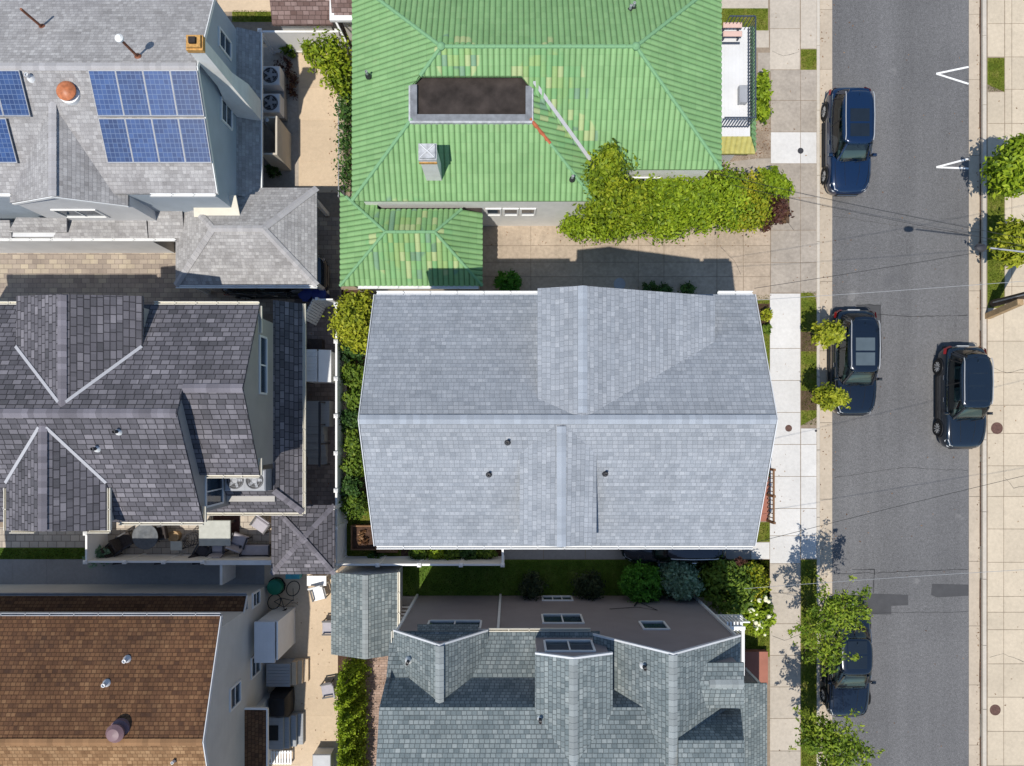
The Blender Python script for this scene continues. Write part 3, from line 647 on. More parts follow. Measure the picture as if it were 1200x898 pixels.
# ================================================================== the green tiled house
h = H('green_tiled_house', 'white house with hipped green tile roof and a sunken flat deck', 1.0, 12.5)
def clip(poly, axis, lim, keep_less):
    out = []
    for k in range(len(poly)):
        a, b = poly[k], poly[(k + 1) % len(poly)]
        ia = (a[axis] <= lim) if keep_less else (a[axis] >= lim); ib = (b[axis] <= lim) if keep_less else (b[axis] >= lim)
        if ia: out.append(a)
        if ia != ib:
            t = (lim - a[axis]) / (b[axis] - a[axis]); out.append(tuple(a[i] + (b[i] - a[i]) * t for i in range(2)))
    return out
def tiles(m, poly, wd=.21, amp=.05, sub=6):
    """a tiled roof plane: rounded ribs running down the slope"""
    p = [Vector(q) for q in poly]; n = (p[1] - p[0]).cross(p[2] - p[0]).normalized()
    if n.z < 0: n = -n
    u = Vector((0, 0, 1)).cross(n).normalized(); v = n.cross(u); d0 = p[0].dot(n)
    q = [(a.dot(u), a.dot(v)) for a in p]
    # wind so that the faces look up
    ar = sum(q[k][0] * q[(k + 1) % len(q)][1] - q[(k + 1) % len(q)][0] * q[k][1] for k in range(len(q)))
    if ar < 0: q.reverse()
    lo = min(a[0] for a in q); hi = max(a[0] for a in q); st = wd / sub; off = 50 % wd
    k = math.floor((lo + off) / st)
    while k * st - off < hi:
        a0, a1 = k * st - off, (k + 1) * st - off; k += 1
        c = clip(clip(q, 0, a1, True), 0, a0, False)
        if len(c) < 3: continue
        vs = []
        for (s_, t_) in c:
            ph = abs(math.sin(math.pi * ((s_ + off) / wd)))
            vs.append(u * s_ + v * t_ + n * (d0 + amp * ph ** .7))
        m.uvb[len(m.f)] = (u, v); m.face(vs, True)
    m.slab([a - Vector((0, 0, .03)) for a in p], .1)
ze, zr = 3.8, 5.8; xw, xe, ysm, yrm = -6.157, 8.07, 9.94, 13.58; ynn = 17.22; xr0, xr1 = -2.53, 4.43
sw, xwe = 8.72, 3.19; sl = (zr - ze) / 3.64
zd = 5.36; dW, dE, dS, dN = -3.66 + .0, .66, 11.28, 12.77
def mz(yv): return ze + (yv - ysm) * sl
m = MB(); t_ = lambda *a: tiles(m, a)
t_((xw, ynn, ze), (xe, ynn, ze), (xr1, yrm, zr), (xr0, yrm, zr))                    # north
t_((xe, ynn, ze), (xe, ysm, ze), (xr1, yrm, zr))                                     # east
# west: the wing carries the same plane south
zdw = ze + (dW - xw) * sl
t_((xw, ynn, ze), (xr0, yrm, zr), (xw + (dN - ysm), dN, mz(dN)), (xw, dN, ze)); t_((xw, dN, ze), (xw + (dN - ysm), dN, mz(dN)), (dW, dN - .3, zdw), (dW, dS - .05, zdw), (xw, sw, ze))
zsd = ze + (dS - sw) * (zdw - ze) / (dS - sw)
m.build('roof_tiles', 'green_tile', h)
m = MB(); t_((xw, sw, ze), (xwe, sw, ze), (dE, dS, zdw), (dW, dS, zdw)); m.build('roof_tiles', 'green_tile', h)          # wing, south
m = MB()                                                                                 # main south slope and the wing's east slope
xh = xr1 + (xe - xr1) * (yrm - dN) / (yrm - ysm); t_((xr0, yrm, zr), (xr1, yrm, zr), (xh, dN, mz(dN)), (xw + (dN - ysm), dN, mz(dN))); t_((dE - .3, dN, mz(dN)), (xh, dN, mz(dN)), (xe, ysm, ze), (xwe, ysm, ze))
t_((xwe, sw, ze), (xwe, ysm, ze), (dE, dN - .12, zdw), (dE, dS, zdw)); m.build('roof_tiles', 'green_tile', h)
m = MB()
for a, b in (((xr0, yrm, zr), (xr1, yrm, zr)), ((xr0, yrm, zr), (xw, ynn, ze)), ((xr1, yrm, zr), (xe, ynn, ze)), ((xr1, yrm, zr), (xe, ysm, ze)), ((xr0, yrm, zr), (xw + (dN - ysm), dN, mz(dN))), ((dW, dS, zdw), (xw, sw, ze)), ((.66 + .75, 10.55, zdw - .44), (xwe, sw, ze))):
    a, b = Vector(a) + Vector((0, 0, .03)), Vector(b) + Vector((0, 0, .03)); L = (b - a).length; k = int(L / .38)
    m = MB()
    for i in range(k): m.tube([a.lerp(b, i / k), a.lerp(b, (i + 1.03) / k)], .062, 8, .075)
    m.build('hip_tiles', 'cap_green', h)
for q in ((xr0, yrm, zr), (xr1, yrm, zr)): m = MB(); m.lathe((*q[:2], q[2]), [(.14, 0), (.15, .08), (.1, .16), (.02, .2)], 12); m.build('ridge_finial', 'cap_green', h)
m = MB(); a, b = Vector((dE, dS, zdw + .03)), Vector((.66 + .75, 10.55, zdw - .41))
for i in range(3): m.tube([a.lerp(b, i / 3), a.lerp(b, (i + 1.03) / 3)], .062, 8, .075)
m.build('hip_tiles', 'terracotta', h)
m = MB(); m.slab([Vector((dE + .05, 12.6, zdw + .13)), Vector((xwe - .08, ysm + .05, ze + .14)), Vector((xwe + .08, ysm + .05, ze + .14)), Vector((dE + .21, 12.6, zdw + .13))], .05); m.build('valley_flashing', 'valley_metal', h)
m = MB(); m.box(dW + .1, dE - .1, dS + .12, dN + .3, zdw - .5, zdw - .12); dk = m.build('flat_deck', 'membrane', h)
m = MB(); m.box(dW - .05, dW + .18, dS - .1, dN - .25, zdw - .4, zdw + .05); m.box(dE - .16, dE + .06, dS - .1, dN - .3, zdw - .4, zdw + .05); m.box(dW + .182, dE - .162, dS - .1, dS + .15, zdw - .4, zdw + .045); pr_ = m.build('parapet', 'grey_coping', dk)
m = MB(); m.box(dW - .08, dE + .08, dS - .18, dS - .105, zdw - .2, zdw + .07); m.box(dW - .12, dW - .055, dS - .1, dN - .3, zdw - .2, zdw + .07); m.box(dE + .065, dE + .12, dS - .1, dN - .4, zdw - .2, zdw + .05); m.build('flashing', 'parapet_paint', dk)
m = MB(); m.box(xw + .35, xe - .35, ysm + .09, ynn - .3, 0, ze - .06); m.box(xw + .35, xwe - .1, sw + .09, ysm + .089, 0, ze - .06); m.build('wall', 'white_stucco', h)
m = MB(); m.box(xw + .02, xwe - .02, sw + .02, sw + .088, ze - .16, ze - .045); m.box(xwe + .02, xe - .02, ysm + .02, ysm + .088, ze - .16, ze - .045); m.build('fascia', 'white_trim', h)
for px in (594, 603, 625, 650): pass
for c in (-.75, -.05, .65): windo(h, 'S', sw + .09, c, 1.75, 2.5, .5, bars=0)
windo(h, 'S', ysm + .09, 5.4, 1.3, 2.6, 1.1); windo(h, 'E', xe - .35, 12.0, 1.3, 2.6, 1.3); windo(h, 'E', xe - .35, 15.3, 1.3, 2.6, 1.3); windo(h, 'W', xw + .35, 11.5, 1.3, 2.5, 1.0); windo(h, 'W', xw + .35, 14.5, 1.3, 2.5, 1.0)
c = P(507, 197, 4.72); m = MB()                                                         # chimney
m.box(c.x - .29, c.x + .29, c.y - .29, c.y + .24, 4.2, 6.25); ch = m.build('chimney', 'white_stucco', h)
m = MB(); m.box(c.x - .32, c.x + .32, c.y - .32, c.y + .27, 6.25, 6.33); m.box(c.x - .27, c.x + .27, c.y - .27, c.y + .22, 6.33, 6.42); m.build('coping', 'parapet_paint', ch)
m = MB(); m.box(c.x - .33, c.x + .31, c.y - .33, c.y - .291, 5.98, 6.10); m.build('rust_band', 'brick_orange', ch)
m = MB(); m.tube([c + Vector((-.24, -.24, 1.72)), c + Vector((.24, .2, 1.72))], .02, 5); m.tube([c + Vector((-.24, .2, 1.72)), c + Vector((.24, -.24, 1.72))], .02, 5); m.build('wire_guard', 'pale_metal', ch)
for px, py in ((430, 86), (739, 9), (743, 6), (671, 208)): 
    z = 4.6 if px < 720 else 4.9; q = P(px, py, z); pipe(h, q.x, q.y, z - .15, .3, .05, 'grey_metal')
# low tiled annex
ez, rz2 = 2.6, 3.6; ax0, ax1, ay0, ay1 = -6.91, -1.2, 5.67, 9.45; ay = 7.56; ar0, ar1 = -4.92, -3.0; yc = 8.6
m = MB(); t_((ax0, ay0, ez), (ax1, ay0, ez), (ar1, ay, rz2), (ar0, ay, rz2)); m2 = m
t_((ax0, ay0, ez), (ar0, ay, rz2), (ax0, ay1, ez))
zc = rz2 - (yc - ay) * (rz2 - ez) / (ay1 - ay); fr = (yc - ay) / (ay1 - ay)
t_((ax1, ay0, ez), (ax1, yc, ez), (ar1 + (ax1 - ar1) * fr, yc, zc), (ar1, ay, rz2))
t_((ar0, ay, rz2), (ar1, ay, rz2), (ar1 + (ax1 - ar1) * fr, yc, zc), (ar0 + (ax0 - ar0) * fr, yc, zc)); t_((ar0 + (ax0 - ar0) * fr, yc, zc), (-5.35, yc, zc), (-5.35, 9.2, rz2 - (9.2 - ay) * .529), (-6.63, 9.2, rz2 - (9.2 - ay) * .529))
m.build('annex_roof', 'green_tile', h)
m = MB()
for a, b in (((ar0, ay, rz2), (ar1, ay, rz2)), ((ar0, ay, rz2), (ax0, ay0, ez)), ((ar0, ay, rz2), (-6.63, 9.2, 2.73)), ((ar1, ay, rz2), (ax1, ay0, ez)), ((ar1, ay, rz2), (ar1 + (ax1 - ar1) * fr, yc, zc))):
    a, b = Vector(a) + Vector((0, 0, .03)), Vector(b) + Vector((0, 0, .03)); L = (b - a).length; k = int(L / .38)
    m = MB()
    for i in range(k): m.tube([a.lerp(b, i / k), a.lerp(b, (i + 1.03) / k)], .055, 8, .068)
    m.build('hip_tiles', 'cap_green', h)
m = MB(); m.box(ax0 + .25, ax1 - .2, ay0 + .25, yc + .33, 0, 2.5); m.build('annex_wall', 'beige_wall', h)
m = MB(); m.box(-5.3, ax1 - .02, yc + .02, sw + .085, 2.52, 2.6); m.build('flat_roof', 'membrane', h)
gutter(h, [((ax0 + .7, ay0 - .06, ez + .02), (ax1 - .15, ay0 - .06, ez + .02))], 'white_trim')
# balcony over the porch
bx0, bx1, by0, by1, bz = xe - .3, X(879, 2.8), Y(160, 2.8), Y(32, 2.8), 2.8
m = MB(); m.box(bx0, bx1, by0, by1, 0, bz); bal = m.build('balcony', 'deck_white', h)
m = MB(); e = .32
m.slab([(bx1 + .01, by0 - .01, bz + .02), (bx1 + e, by0 - .55, bz - .35), (bx1 + e, by1 + .05, bz - .35), (bx1 + .01, by1 + .05, bz + .02)], .05); m.slab([(bx0 + .4, by0 - .01, bz + .02), (bx0 + .4, by0 - .55, bz - .35), (bx1 + e, by0 - .55, bz - .35), (bx1 + .01, by0 - .01, bz + .02)], .05)
m2 = m; m = MB(); t_((bx1 + .01, by0 - .01, bz + .04), (bx1 + e, by0 - .55, bz - .33), (bx1 + e, by1 + .05, bz - .33), (bx1 + .01, by1 + .05, bz + .04)); m.build('tile_skirt', 'green_tile', bal)
m = MB(); t_((bx0 + .4, by0 - .01, bz + .04), (bx0 + .4, by0 - .55, bz - .33), (bx1 + e, by0 - .55, bz - .33), (bx1 + .01, by0 - .01, bz + .04)); plain('tile_mustard', (.42, .38, .12), .7, .3, .15, 5); m.build('tile_skirt', 'tile_mustard', bal)
m = MB(); rx, ry = bx1 - .1, by0 + .35
m.box(rx - .02, rx + .02, ry, by1 - .1, bz + .92, bz + .96); m.box(rx - .02, rx + .02, ry, by1 - .1, bz + .1, bz + .13); m.box(bx0 + .45, rx - .021, ry - .02, ry + .02, bz + .92, bz + .96); m.box(bx0 + .45, rx - .021, ry - .02, ry + .02, bz + .1, bz + .13); m.box(rx - 1.0, rx - .021, by1 - .12, by1 - .08, bz + .92, bz + .96)
for q in steps(ry, by1 - .1, 30): m.box(rx - .012, rx + .012, q - .012, q + .012, bz, bz + .92)
for q in steps(bx0 + .5, rx, 10)[:-1]: m.box(q - .012, q + .012, ry - .012, ry + .012, bz, bz + .92)
for q in steps(rx - 1.0, rx, 7)[:-1]: m.box(q - .012, q + .012, by1 - .112, by1 - .088, bz, bz + .92)
m.build('railing', 'rail_dark', bal)
for k, (pa, pb) in enumerate(((33, 39), (43, 49))):
    m = MB(); a, b = P(844, pb, bz), P(866, pa, bz); m.bbox(a.x, b.x, a.y, b.y, bz + .36, bz + .42); bn = m.build('balcony_bench', 'pink_board'); tag(bn, ('pale pink board bench on the white balcony, at its far end', 'pale pink board bench on the white balcony, nearer the street lamp end of the floor')[k] if False else ('pale pink bench on the white balcony, nearest the front lawn', 'pale pink bench on the white balcony, second from the front lawn')[k], 'bench', 'pink benches on the balcony')
    m = MB()
    for i in range(2):
        for j in range(2): m.box(a.x + .05 + i * (b.x - a.x - .16), a.x + .11 + i * (b.x - a.x - .16), a.y + .02 + j * (b.y - a.y - .1), a.y + .08 + j * (b.y - a.y - .1), bz, bz + .36)
    for j in range(2): m.box(a.x, b.x, a.y - .1 - .05 * j, a.y - .08 - .05 * j, bz + .1, bz + .13)
    m.build('legs', 'rail_dark', bn)
a, b = P(866.5, 120, bz + .3), P(876, 100, bz + .3); m = MB(); m.bbox(a.x, b.x, a.y, b.y, bz + .1, bz + .32); tb = m.build('balcony_table', 'grey_metal'); tag(tb, 'low grey table standing by the balcony railing', 'table')
for i in (0, 1):
    for j in (0, 1): m = MB(); m.box(a.x + .02 + i * (b.x - a.x - .08), a.x + .06 + i * (b.x - a.x - .08), a.y + .02 + j * (b.y - a.y - .08), a.y + .06 + j * (b.y - a.y - .08), bz, bz + .1); m.build('leg', 'rail_dark', tb)
# ================================================================== the house with solar panels (upper left)
h = H('solar_house', 'grey shingle house with blue grey gable wall, chimney and solar panels', -14.0, 11.5)
sr, se = .777, .8300; zr, ze = 6.95, 5.3; yr, ye, xe, xw = 12.3, 8.5, -10.78, -23.5; yn2 = 16.1
m = MB(); m.slab([(xw, ye, ze), (xe, ye, ze), (xe, yr, zr), (xw, yr, zr)], .12); m.slab([(xw, yn2, ze), (xe, yn2, ze), (xe, yr, zr), (xw, yr, zr)], .12)
slp = (zr - ze) / (yr - ye)
def z1(yv): return ze + slp * (yv - ye)
# gable over the south side
dz = 6.5; dx = X(61, dz); yf = Y(231, dz - .1); 
m.slab([(dx, yf, dz), (dx, 11.6, dz), (X(14, 5.3), 11.2, 5.3), (X(17, 4.95), 8.2, 5.2)], .1); m.slab([(dx, yf, dz), (dx, 11.6, dz), (X(150, 5.0), 11.2, 5.0), (X(150, 5.0), 8.15, 5.0)], .1)
m.slab([(X(20, 3.3), 8.2, 3.35), (X(78, 3.3), 8.2, 3.3), (X(78, 2.9), 7.75, 2.9), (X(10, 2.9), 7.75, 2.9)], .06)
m.build('roof', 'shingle_solar', h)
ridge_cap(h, [((xw, yr, zr), (xe, yr, zr)), ((dx, yf, dz), (dx, 11.3, dz))], 'cap_solar', .14, .05)
m = MB(); xg = -10.97; m.box(xw, xg, 8.55, 15.8, 0, 5.2); m.face([(xg, 8.55, 5.2), (xg, 15.8, 5.2), (xg, 15.8, 5.3), (xg, yr, 6.82), (xg, 8.55, 5.25)]); m.build('wall', 'siding_blue', h)
m = MB(); dorm(m, X(20, 5), 5.05, dx, 6.38, X(150, 5), 4.92, 8.2, 11.0, 2.75); m.build('gable_wall', 'siding_white', h)
m = MB(); m.box(xw, X(205, 0), 7.62, 8.19, 0, 2.7); m.build('ground_floor_wall', 'siding_white', h)
m = MB(); m.slab([(X(75, 2.9), 8.21, 2.95), (X(172, 2.9), 8.21, 2.95), (X(172, 2.8), 7.55, 2.72), (X(60, 2.8), 7.55, 2.72)], .05); m.slab([(X(175, 2.9), 8.9, 3.1), (X(215, 2.9), 8.9, 3.1), (X(215, 2.8), 7.55, 2.72), (X(173, 2.8), 7.55, 2.72)], .05); m.slab([(xw, 8.21, 2.95), (X(12, 2.9), 8.21, 2.95), (X(12, 2.8), 7.55, 2.72), (xw, 7.55, 2.72)], .05); m.build('pent_roof', 'shingle_solar', h)
gutter(h, [((X(176, ze), ye - .05, ze + .02), (xe - .05, ye - .05, ze + .02)), ((xw, ye - .05, ze + .02), (X(12, ze), ye - .05, ze + .02)), ((xw, 7.5, 2.72), (X(205, 2.7), 7.5, 2.72))], 'white_trim')
trim(h, [((xe + .03, ye, ze + .02), (xe + .03, yr, zr + .02)), ((xe + .03, yr, zr + .02), (xe + .03, yn2, ze + .02)), ((X(17, 5.1) - .02, 8.16, 5.2), (dx, yf - .03, dz + .02)), ((dx, yf - .03, dz + .02), (X(150, 5) + .02, 8.12, 5.02))], 'white_trim', .03, .14)
windo(h, 'S', 8.2, X(95, 3.9), 3.55, 4.35, 1.55, bars=1)
windo(h, 'E', xg, 12.0, 3.5, 4.4, .75, bars=0, hbars=1); windo(h, 'E', xg, 14.6, 3.6, 4.6, .6, bars=0, hbars=1); windo(h, 'N', 15.8, -14, 3.2, 4.4, 1.2)
m = MB(); m.slab([(xg + .002, 9.2, 2.95), (xg + .002, 15.9, 2.95), (-10.12, 15.9, 2.55), (-10.12, 9.2, 2.55)], .07); m.build('pent_roof', 'shingle_solar', h)
trim(h, [((-10.1, 9.2, 2.58), (-10.1, 15.9, 2.58))], 'white_trim', .05, .12, 'gutter')
cx, cy = -10.52, 12.72; m = MB(); m.grid([[(cx - a, cy - b, z), (cx + a, cy - b, z), (cx + a, cy + b, z), (cx - a, cy + b, z)] for a, b, z in ((.42, .40, 2.6), (.42, .40, 4.0), (.27, .24, 5.2), (.25, .22, 7.5))], False, True, True); ch = m.build('chimney', 'white_stucco', h)
m = MB(); m.box(cx - .28, cx + .28, cy - .25, cy + .25, 7.5, 7.68); m.box(cx - .23, cx + .23, cy - .20, cy + .20, 7.68, 7.78); m.build('brick_cap', 'brick_orange', ch)
m = MB(); m.box(cx - .12, cx + .10, cy - .10, cy + .10, 7.78, 7.88); m.build('flue', 'membrane', ch)
# pipes on the roof
def bent(px, py, base, cap):
    c = P(px, py, base); z = z1(c.y) if c.y < yr else zr - slp * (c.y - yr) * 1.05; c.z = z
    m = MB(); m.tube([c + Vector((0, 0, -.1)), c + Vector((0, 0, .3)), c + Vector((0, 0, 1.1))], .045, 8); o = m.build('flue_pipe', 'rust_metal', h)
    m = MB(); m.lathe((c.x, c.y, c.z - .02), [(.14, -.05), (.12, .05), (.06, .1)], 10); m.build('boot', 'rust_metal', o)
    if cap: m = MB(); m.lathe((c.x, c.y, c.z + 1.1), [(.05, 0), (.13, .02), (.14, .1), (.08, .16), (.01, .17)], 12); m.build('cap', 'white_trim', o)
bent(46, 29, 6.3, False); bent(161, 66, 6.8, True)
c = P(86, 113, 6.4); z = z1(c.y); m = MB(); m.lathe((c.x, c.y, z), [(.2, -.1), (.22, .12), (.33, .14), (.34, .2), (.25, .3), (.08, .36), (.01, .37)], 20); v = m.build('roof_vent', 'copper_cap', h)
m = MB(); m.lathe((c.x, c.y, z - .02), [(.36, -.12), (.36, .05), (.24, .09)], 20); m.build('flashing', 'white_trim', v)
c = P(41, 95, 6.6); pipe(h, c.x, c.y, z1(c.y), .25, .07, 'pale_metal', 'white_trim')
# hip roofed carport beside it
ez, pz = 2.6, 3.6; a0, a1, b0, b1 = -13.55, -7.86, 5.68, 9.62; q0, q1, qy = X(249, pz), X(308, pz), Y(268, pz)
m = MB(); m.slab([(a0, b0, ez), (a1, b0, ez), (q1, qy, pz), (q0, qy, pz)], .1); m.slab([(a1, b0, ez), (a1, b1, ez), (q1, qy, pz)], .1); m.slab([(a0, b1, ez), (a1, b1, ez), (q1, qy, pz), (q0, qy, pz)], .1); m.slab([(a0, b0, ez), (a0, b1, ez), (q0, qy, pz)], .1)
m.build('carport_roof', 'shingle_solar', h)
ridge_cap(h, [((q0, qy, pz), (q1, qy, pz)), ((q0, qy, pz), (a0, b0, ez)), ((q1, qy, pz), (a1, b0, ez)), ((q1, qy, pz), (a1, b1, ez)), ((q0, qy, pz), (a0, b1, ez))], 'cap_solar', .13, .05)
for px_, py_ in ((a0 + .25, b0 + .2), (a1 - .25, b0 + .2), (-10.6, b0 + .2), (a1 - .25, b1 - .3)): m = MB(); m.box(px_ - .08, px_ + .08, py_ - .08, py_ + .08, 0, 2.52); m.build('carport_post', 'white_trim', h)
m = MB(); m.box(a0 + .3, a1 - 2.0, 8.6, 8.75, 0, 2.5); m.build('carport_wall', 'siding_white', h)
gutter(h, [((a0, b0 - .05, ez + .02), (a1, b0 - .05, ez + .02))], 'white_trim')
m = MB(); m.slab([(X(228, 3.6), 8.95, 3.75), (X(278, 3.6), 8.95, 3.75), (X(282, 3.2), 8.25, 3.25), (X(228, 3.2), 8.25, 3.25)], .05); m.build('awning', 'cream_gutter', h)
# solar panels, each lying on the south slope
def solarmat():
    t = NT('solar_cells', .35, .15); uv = t.uv(); c, f = t.brick(uv, .156, .156, .009, off=0)
    col = t.ramp(c, [(0, (.02, .05, .145)), (.5, (.026, .064, .175)), (1, (.034, .08, .21))]); at = t.n('ObjectInfo')
    col = t.mix(col, t.ramp(at.outputs['Random'], [(0, .85), (1, 1.15)]), 1.0, 'MULTIPLY'); col = t.mix(col, (.19, .26, .38), t.math('MULTIPLY', f, .5)); t.col(col); t.b.inputs['Coat Weight'].default_value = .0
solarmat()
def panel(x0, x1, ya, yb):
    f = lambda x, y, d: (x, y, z1(y) + d)
    m = MB(); m.slab([f(x0 + .025, ya + .025, .125), f(x1 - .025, ya + .025, .125), f(x1 - .025, yb - .025, .125), f(x0 + .025, yb - .025, .125)], .02); t = m.build('solar_panel', 'solar_cells', h)
    m = MB()
    for u0, u1, v0, v1 in ((x0, x0 + .022, ya, yb), (x1 - .022, x1, ya, yb), (x0 + .0225, x1 - .0225, ya, ya + .025), (x0 + .0225, x1 - .0225, yb - .025, yb)): m.slab([f(u0, v0, .135), f(u1, v0, .135), f(u1, v1, .135), f(u0, v1, .135)], .045)
    for u in (x0 + .15, x1 - .15): m.slab([f(u - .03, ya + .1, .1), f(u + .03, ya + .1, .1), f(u + .03, yb - .1, .1), f(u - .03, yb - .1, .1)], .09)
    m.build('frame', 'grey_metal', t)
for i in range(4):
    for ya, yb in ((10.82, 12.14), (9.42, 10.76)): panel(-14.45 + .93 * i, -14.45 + .93 * i + .925, ya, yb)
for i in range(2): panel(-17.72 - .93 * i, -16.8 - .93 * i, 10.82, 12.14)
panel(-18.6, -17.68, 9.42, 10.76)
# yard beside it: two condensers, an outdoor shower, bins
def acunit(loc, lab, s=.42, hh=.75, grp='air conditioners'):
    t = thing('air_conditioner', lab, 'air conditioner', loc, grp); x, y, z = loc
    m = MB(); m.bbox(x - s, x + s, y - s, y + s, z, z + hh, .04); m.build('case', 'grey_metal' if z > 2 else 'pale_metal', t)
    m = MB(); m.lathe((x, y, z + hh), [(s * .82, -.02), (s * .82, .02), (s * .74, .025), (s * .74, .004), (.01, .004)], 24); m.build('fan_ring', 'dark_metal', t)
    m = MB()
    for k in range(5):
        M = Matrix.Translation((x, y, z + hh + .012)) @ Matrix.Rotation(k * 2 * math.pi / 5, 4, 'Z') @ Matrix.Rotation(.3, 4, 'X'); m.box(.07, s * .68, -.07, .07, -.004, .004, M=M)
    m.lathe((x, y, z + hh), [(.1, 0), (.1, .03), (.01, .035)], 12); m.build('fan', 'grey_metal', t)
    m = MB()
    for r in (.3, .55, .76): m.tube([(x + s * r * math.cos(a * .3), y + s * r * math.sin(a * .3), z + hh + .035) for a in range(22)], .006, 4)
    m.build('grille', 'grey_metal', t)
pl = MB(); a, b = P(306, 137, .5), P(333, 80, .5); pl.bbox(a.x, b.x, a.y, b.y, 0, .5, .03); tag(pl.build('condenser_stand', 'alley_grey'), 'concrete stand carrying two condensers beside the blue gable house', 'stand')
q = P(318.5, 91, .9); acunit((q.x, q.y, .5), 'grey condenser on the concrete stand, the one nearer the white fence', .40, .6); q = P(318.5, 123, .9); acunit((q.x, q.y, .5), 'grey condenser on the concrete stand, the one nearer the outdoor shower', .40, .6)
t = thing('outdoor_shower', 'open topped pale outdoor shower enclosure against the blue gable house', 'shower', (X(325), Y(170), 0))
a, b = P(306, 192, 1.9), P(324, 136, 1.9); m = MB(); m.box(b.x - .05, b.x + .03, a.y + .45, b.y, 0, 1.9); m.box(a.x, b.x - .051, b.y - .06, b.y, 0, 1.85); m.box(a.x, b.x + .03, a.y + .37, a.y + .449, 0, 1.9); m.build('enclosure_wall', 'beige_wall', t)
m = MB(); m.tube([(a.x + .1, b.y - .2, 0), (a.x + .1, b.y - .2, 2.1), (a.x + .3, b.y - .25, 2.15)], .025, 6); m.lathe((a.x + .3, b.y - .25, 2.08), [(.09, 0), (.09, .03), (.02, .07)], 12); m.build('shower_head', 'grey_metal', t)
def bin_(loc, lab, mat, r=.3, hh=.95, grp=None, cat='bin'):
    t = thing('wheeled_bin', lab, cat, loc, grp); x, y, z = loc
    m = MB(); m.lathe((x, y, z), [(r * .8, 0), (r * .96, hh * .9), (r, hh * .92), (r, hh * .95)], 18); m.build('bin_body', mat, t)
    m = MB(); m.lathe((x, y, z + hh * .95), [(r * 1.04, 0), (r * 1.04, .03), (r * .7, .07), (.01, .09)], 18); m.box(x - .12, x + .12, y - r - .06, y - r + .02, z + hh * .92, z + hh * .98); m.build('lid', mat, t)
q = P(357, 343, 1); bin_((q.x, q.y, 0), 'blue lidded bin in the shade beside the hip roof, farther from the fence', 'blue_plastic', grp='blue bins'); q = P(373, 344, 1); bin_((q.x, q.y, 0), 'blue lidded bin in the shade beside the hip roof, nearer the fence', 'blue_plastic', grp='blue bins')

# ================================================================== the slate house
h = H('slate_house', 'taupe house with steep dark slate shingle roof and several gables', -14.5, .4)
ze = 6.2; zw, zE = 8.18, 7.77; yw, yE = .43, 1.265; ynE, ysW, ysE = Y(357, 6.2), Y(612, 6.2), Y(557, 6.2); xs, xE, xw = X(238, 6.2), X(304, 6.2), -23.5
m = MB(); m.slab([(xw, ynE, ze), (xE, ynE, ze), (xE, yE, zE), (xs, yE, zE), (xs, yw, zw), (xw, yw, zw)], .1)
m.slab([(xw, ysW, ze), (xs, ysW, ze), (xs, yw, zw), (xw, yw, zw)], .1); m.slab([(xs - .3, ysE, ze), (xE, ysE, ze), (xE, yE, zE), (xs - .3, yE, zE)], .1)
nz = 8.05; nx = X(72, nz); ne, nw = X(167, 7.0), X(19, 7.0); ya_, yb_ = Y(345, nz), Y(347, 7.0); m.slab([(nx, ya_, nz), (nx, yw, nz), (ne, yw, 7.0), (ne, yb_, 7.0)], .1); m.slab([(nx, ya_, nz), (nx, yw, nz), (nw, yw, 7.0), (nw, yb_, 7.0)], .1)
gz = 8.0; gx = X(49, gz); ge, gw = X(125, 6.95), X(7, 6.95); yc_, yd_ = Y(623, gz), Y(622, 6.95); m.slab([(gx, yc_, gz), (gx, yw, gz), (ge, yw, 6.95), (ge, yd_, 6.95)], .1); m.slab([(gx, yc_, gz), (gx, yw, gz), (gw, yw, 6.95), (gw, yd_, 6.95)], .1)
m.build('roof', 'shingle_slate', h)
ridge_cap(h, [((xw, yw, zw), (xs - .02, yw, zw)), ((xs, yE, zE), (xE, yE, zE)), ((nx, ya_ - .02, nz), (nx, yw + .2, nz)), ((gx, yc_ + .02, gz), (gx, yw - .2, gz))], 'cap_slate', .15, .07)
def zN(y): return ze + (zw - ze) / (ynE - yw) * (ynE - y)
def zS(y): return ze + (zw - ze) / (yw - ysW) * (y - ysW)
def vall(xa, xb, ztop, zlow, f, ysgn):
    ya = (ynE - (ztop - ze) / ((zw - ze) / (ynE - yw))) if ysgn > 0 else (ysW + (ztop - ze) / ((zw - ze) / (yw - ysW)))
    yb = (ynE - (zlow - ze) / ((zw - ze) / (ynE - yw))) if ysgn > 0 else (ysW + (zlow - ze) / ((zw - ze) / (yw - ysW)))
    return ((xa, ya, ztop + .02), (xb, yb, zlow + .02))
m = MB()
for xa, xb, zt, zl, sg in ((nx + .12, ne, nz - .06, 7.0, 1), (nx - .12, nw, nz - .06, 7.0, 1), (gx + .12, ge, gz - .06, 6.95, -1), (gx - .12, gw, gz - .06, 6.95, -1)):
    a, b = vall(xa, xb, zt, zl, 0, sg); a, b = Vector(a), Vector(b); d = (b - a).normalized(); q = Vector((-d.y, d.x, 0)) * .055; m.slab([a - q + Vector((0, 0, .03)), b - q + Vector((0, 0, .03)), b + q + Vector((0, 0, .03)), a + q + Vector((0, 0, .03))], .05)
m.build('valley_flashing', 'valley_metal', h)
m = MB(); xg = -9.12; m.box(xw, xs - .12, ysW + .3, ynE - .35, 0, 6.1); m.box(xs - .119, xg, ysE + .3, ynE - .35, 0, 6.1)
m.face([(xg, ysE + .3, 6.1), (xg, ynE - .35, 6.1), (xg, ynE - .35, 6.3), (xg, yE, 7.66), (xg, ysE + .3, 6.25)])
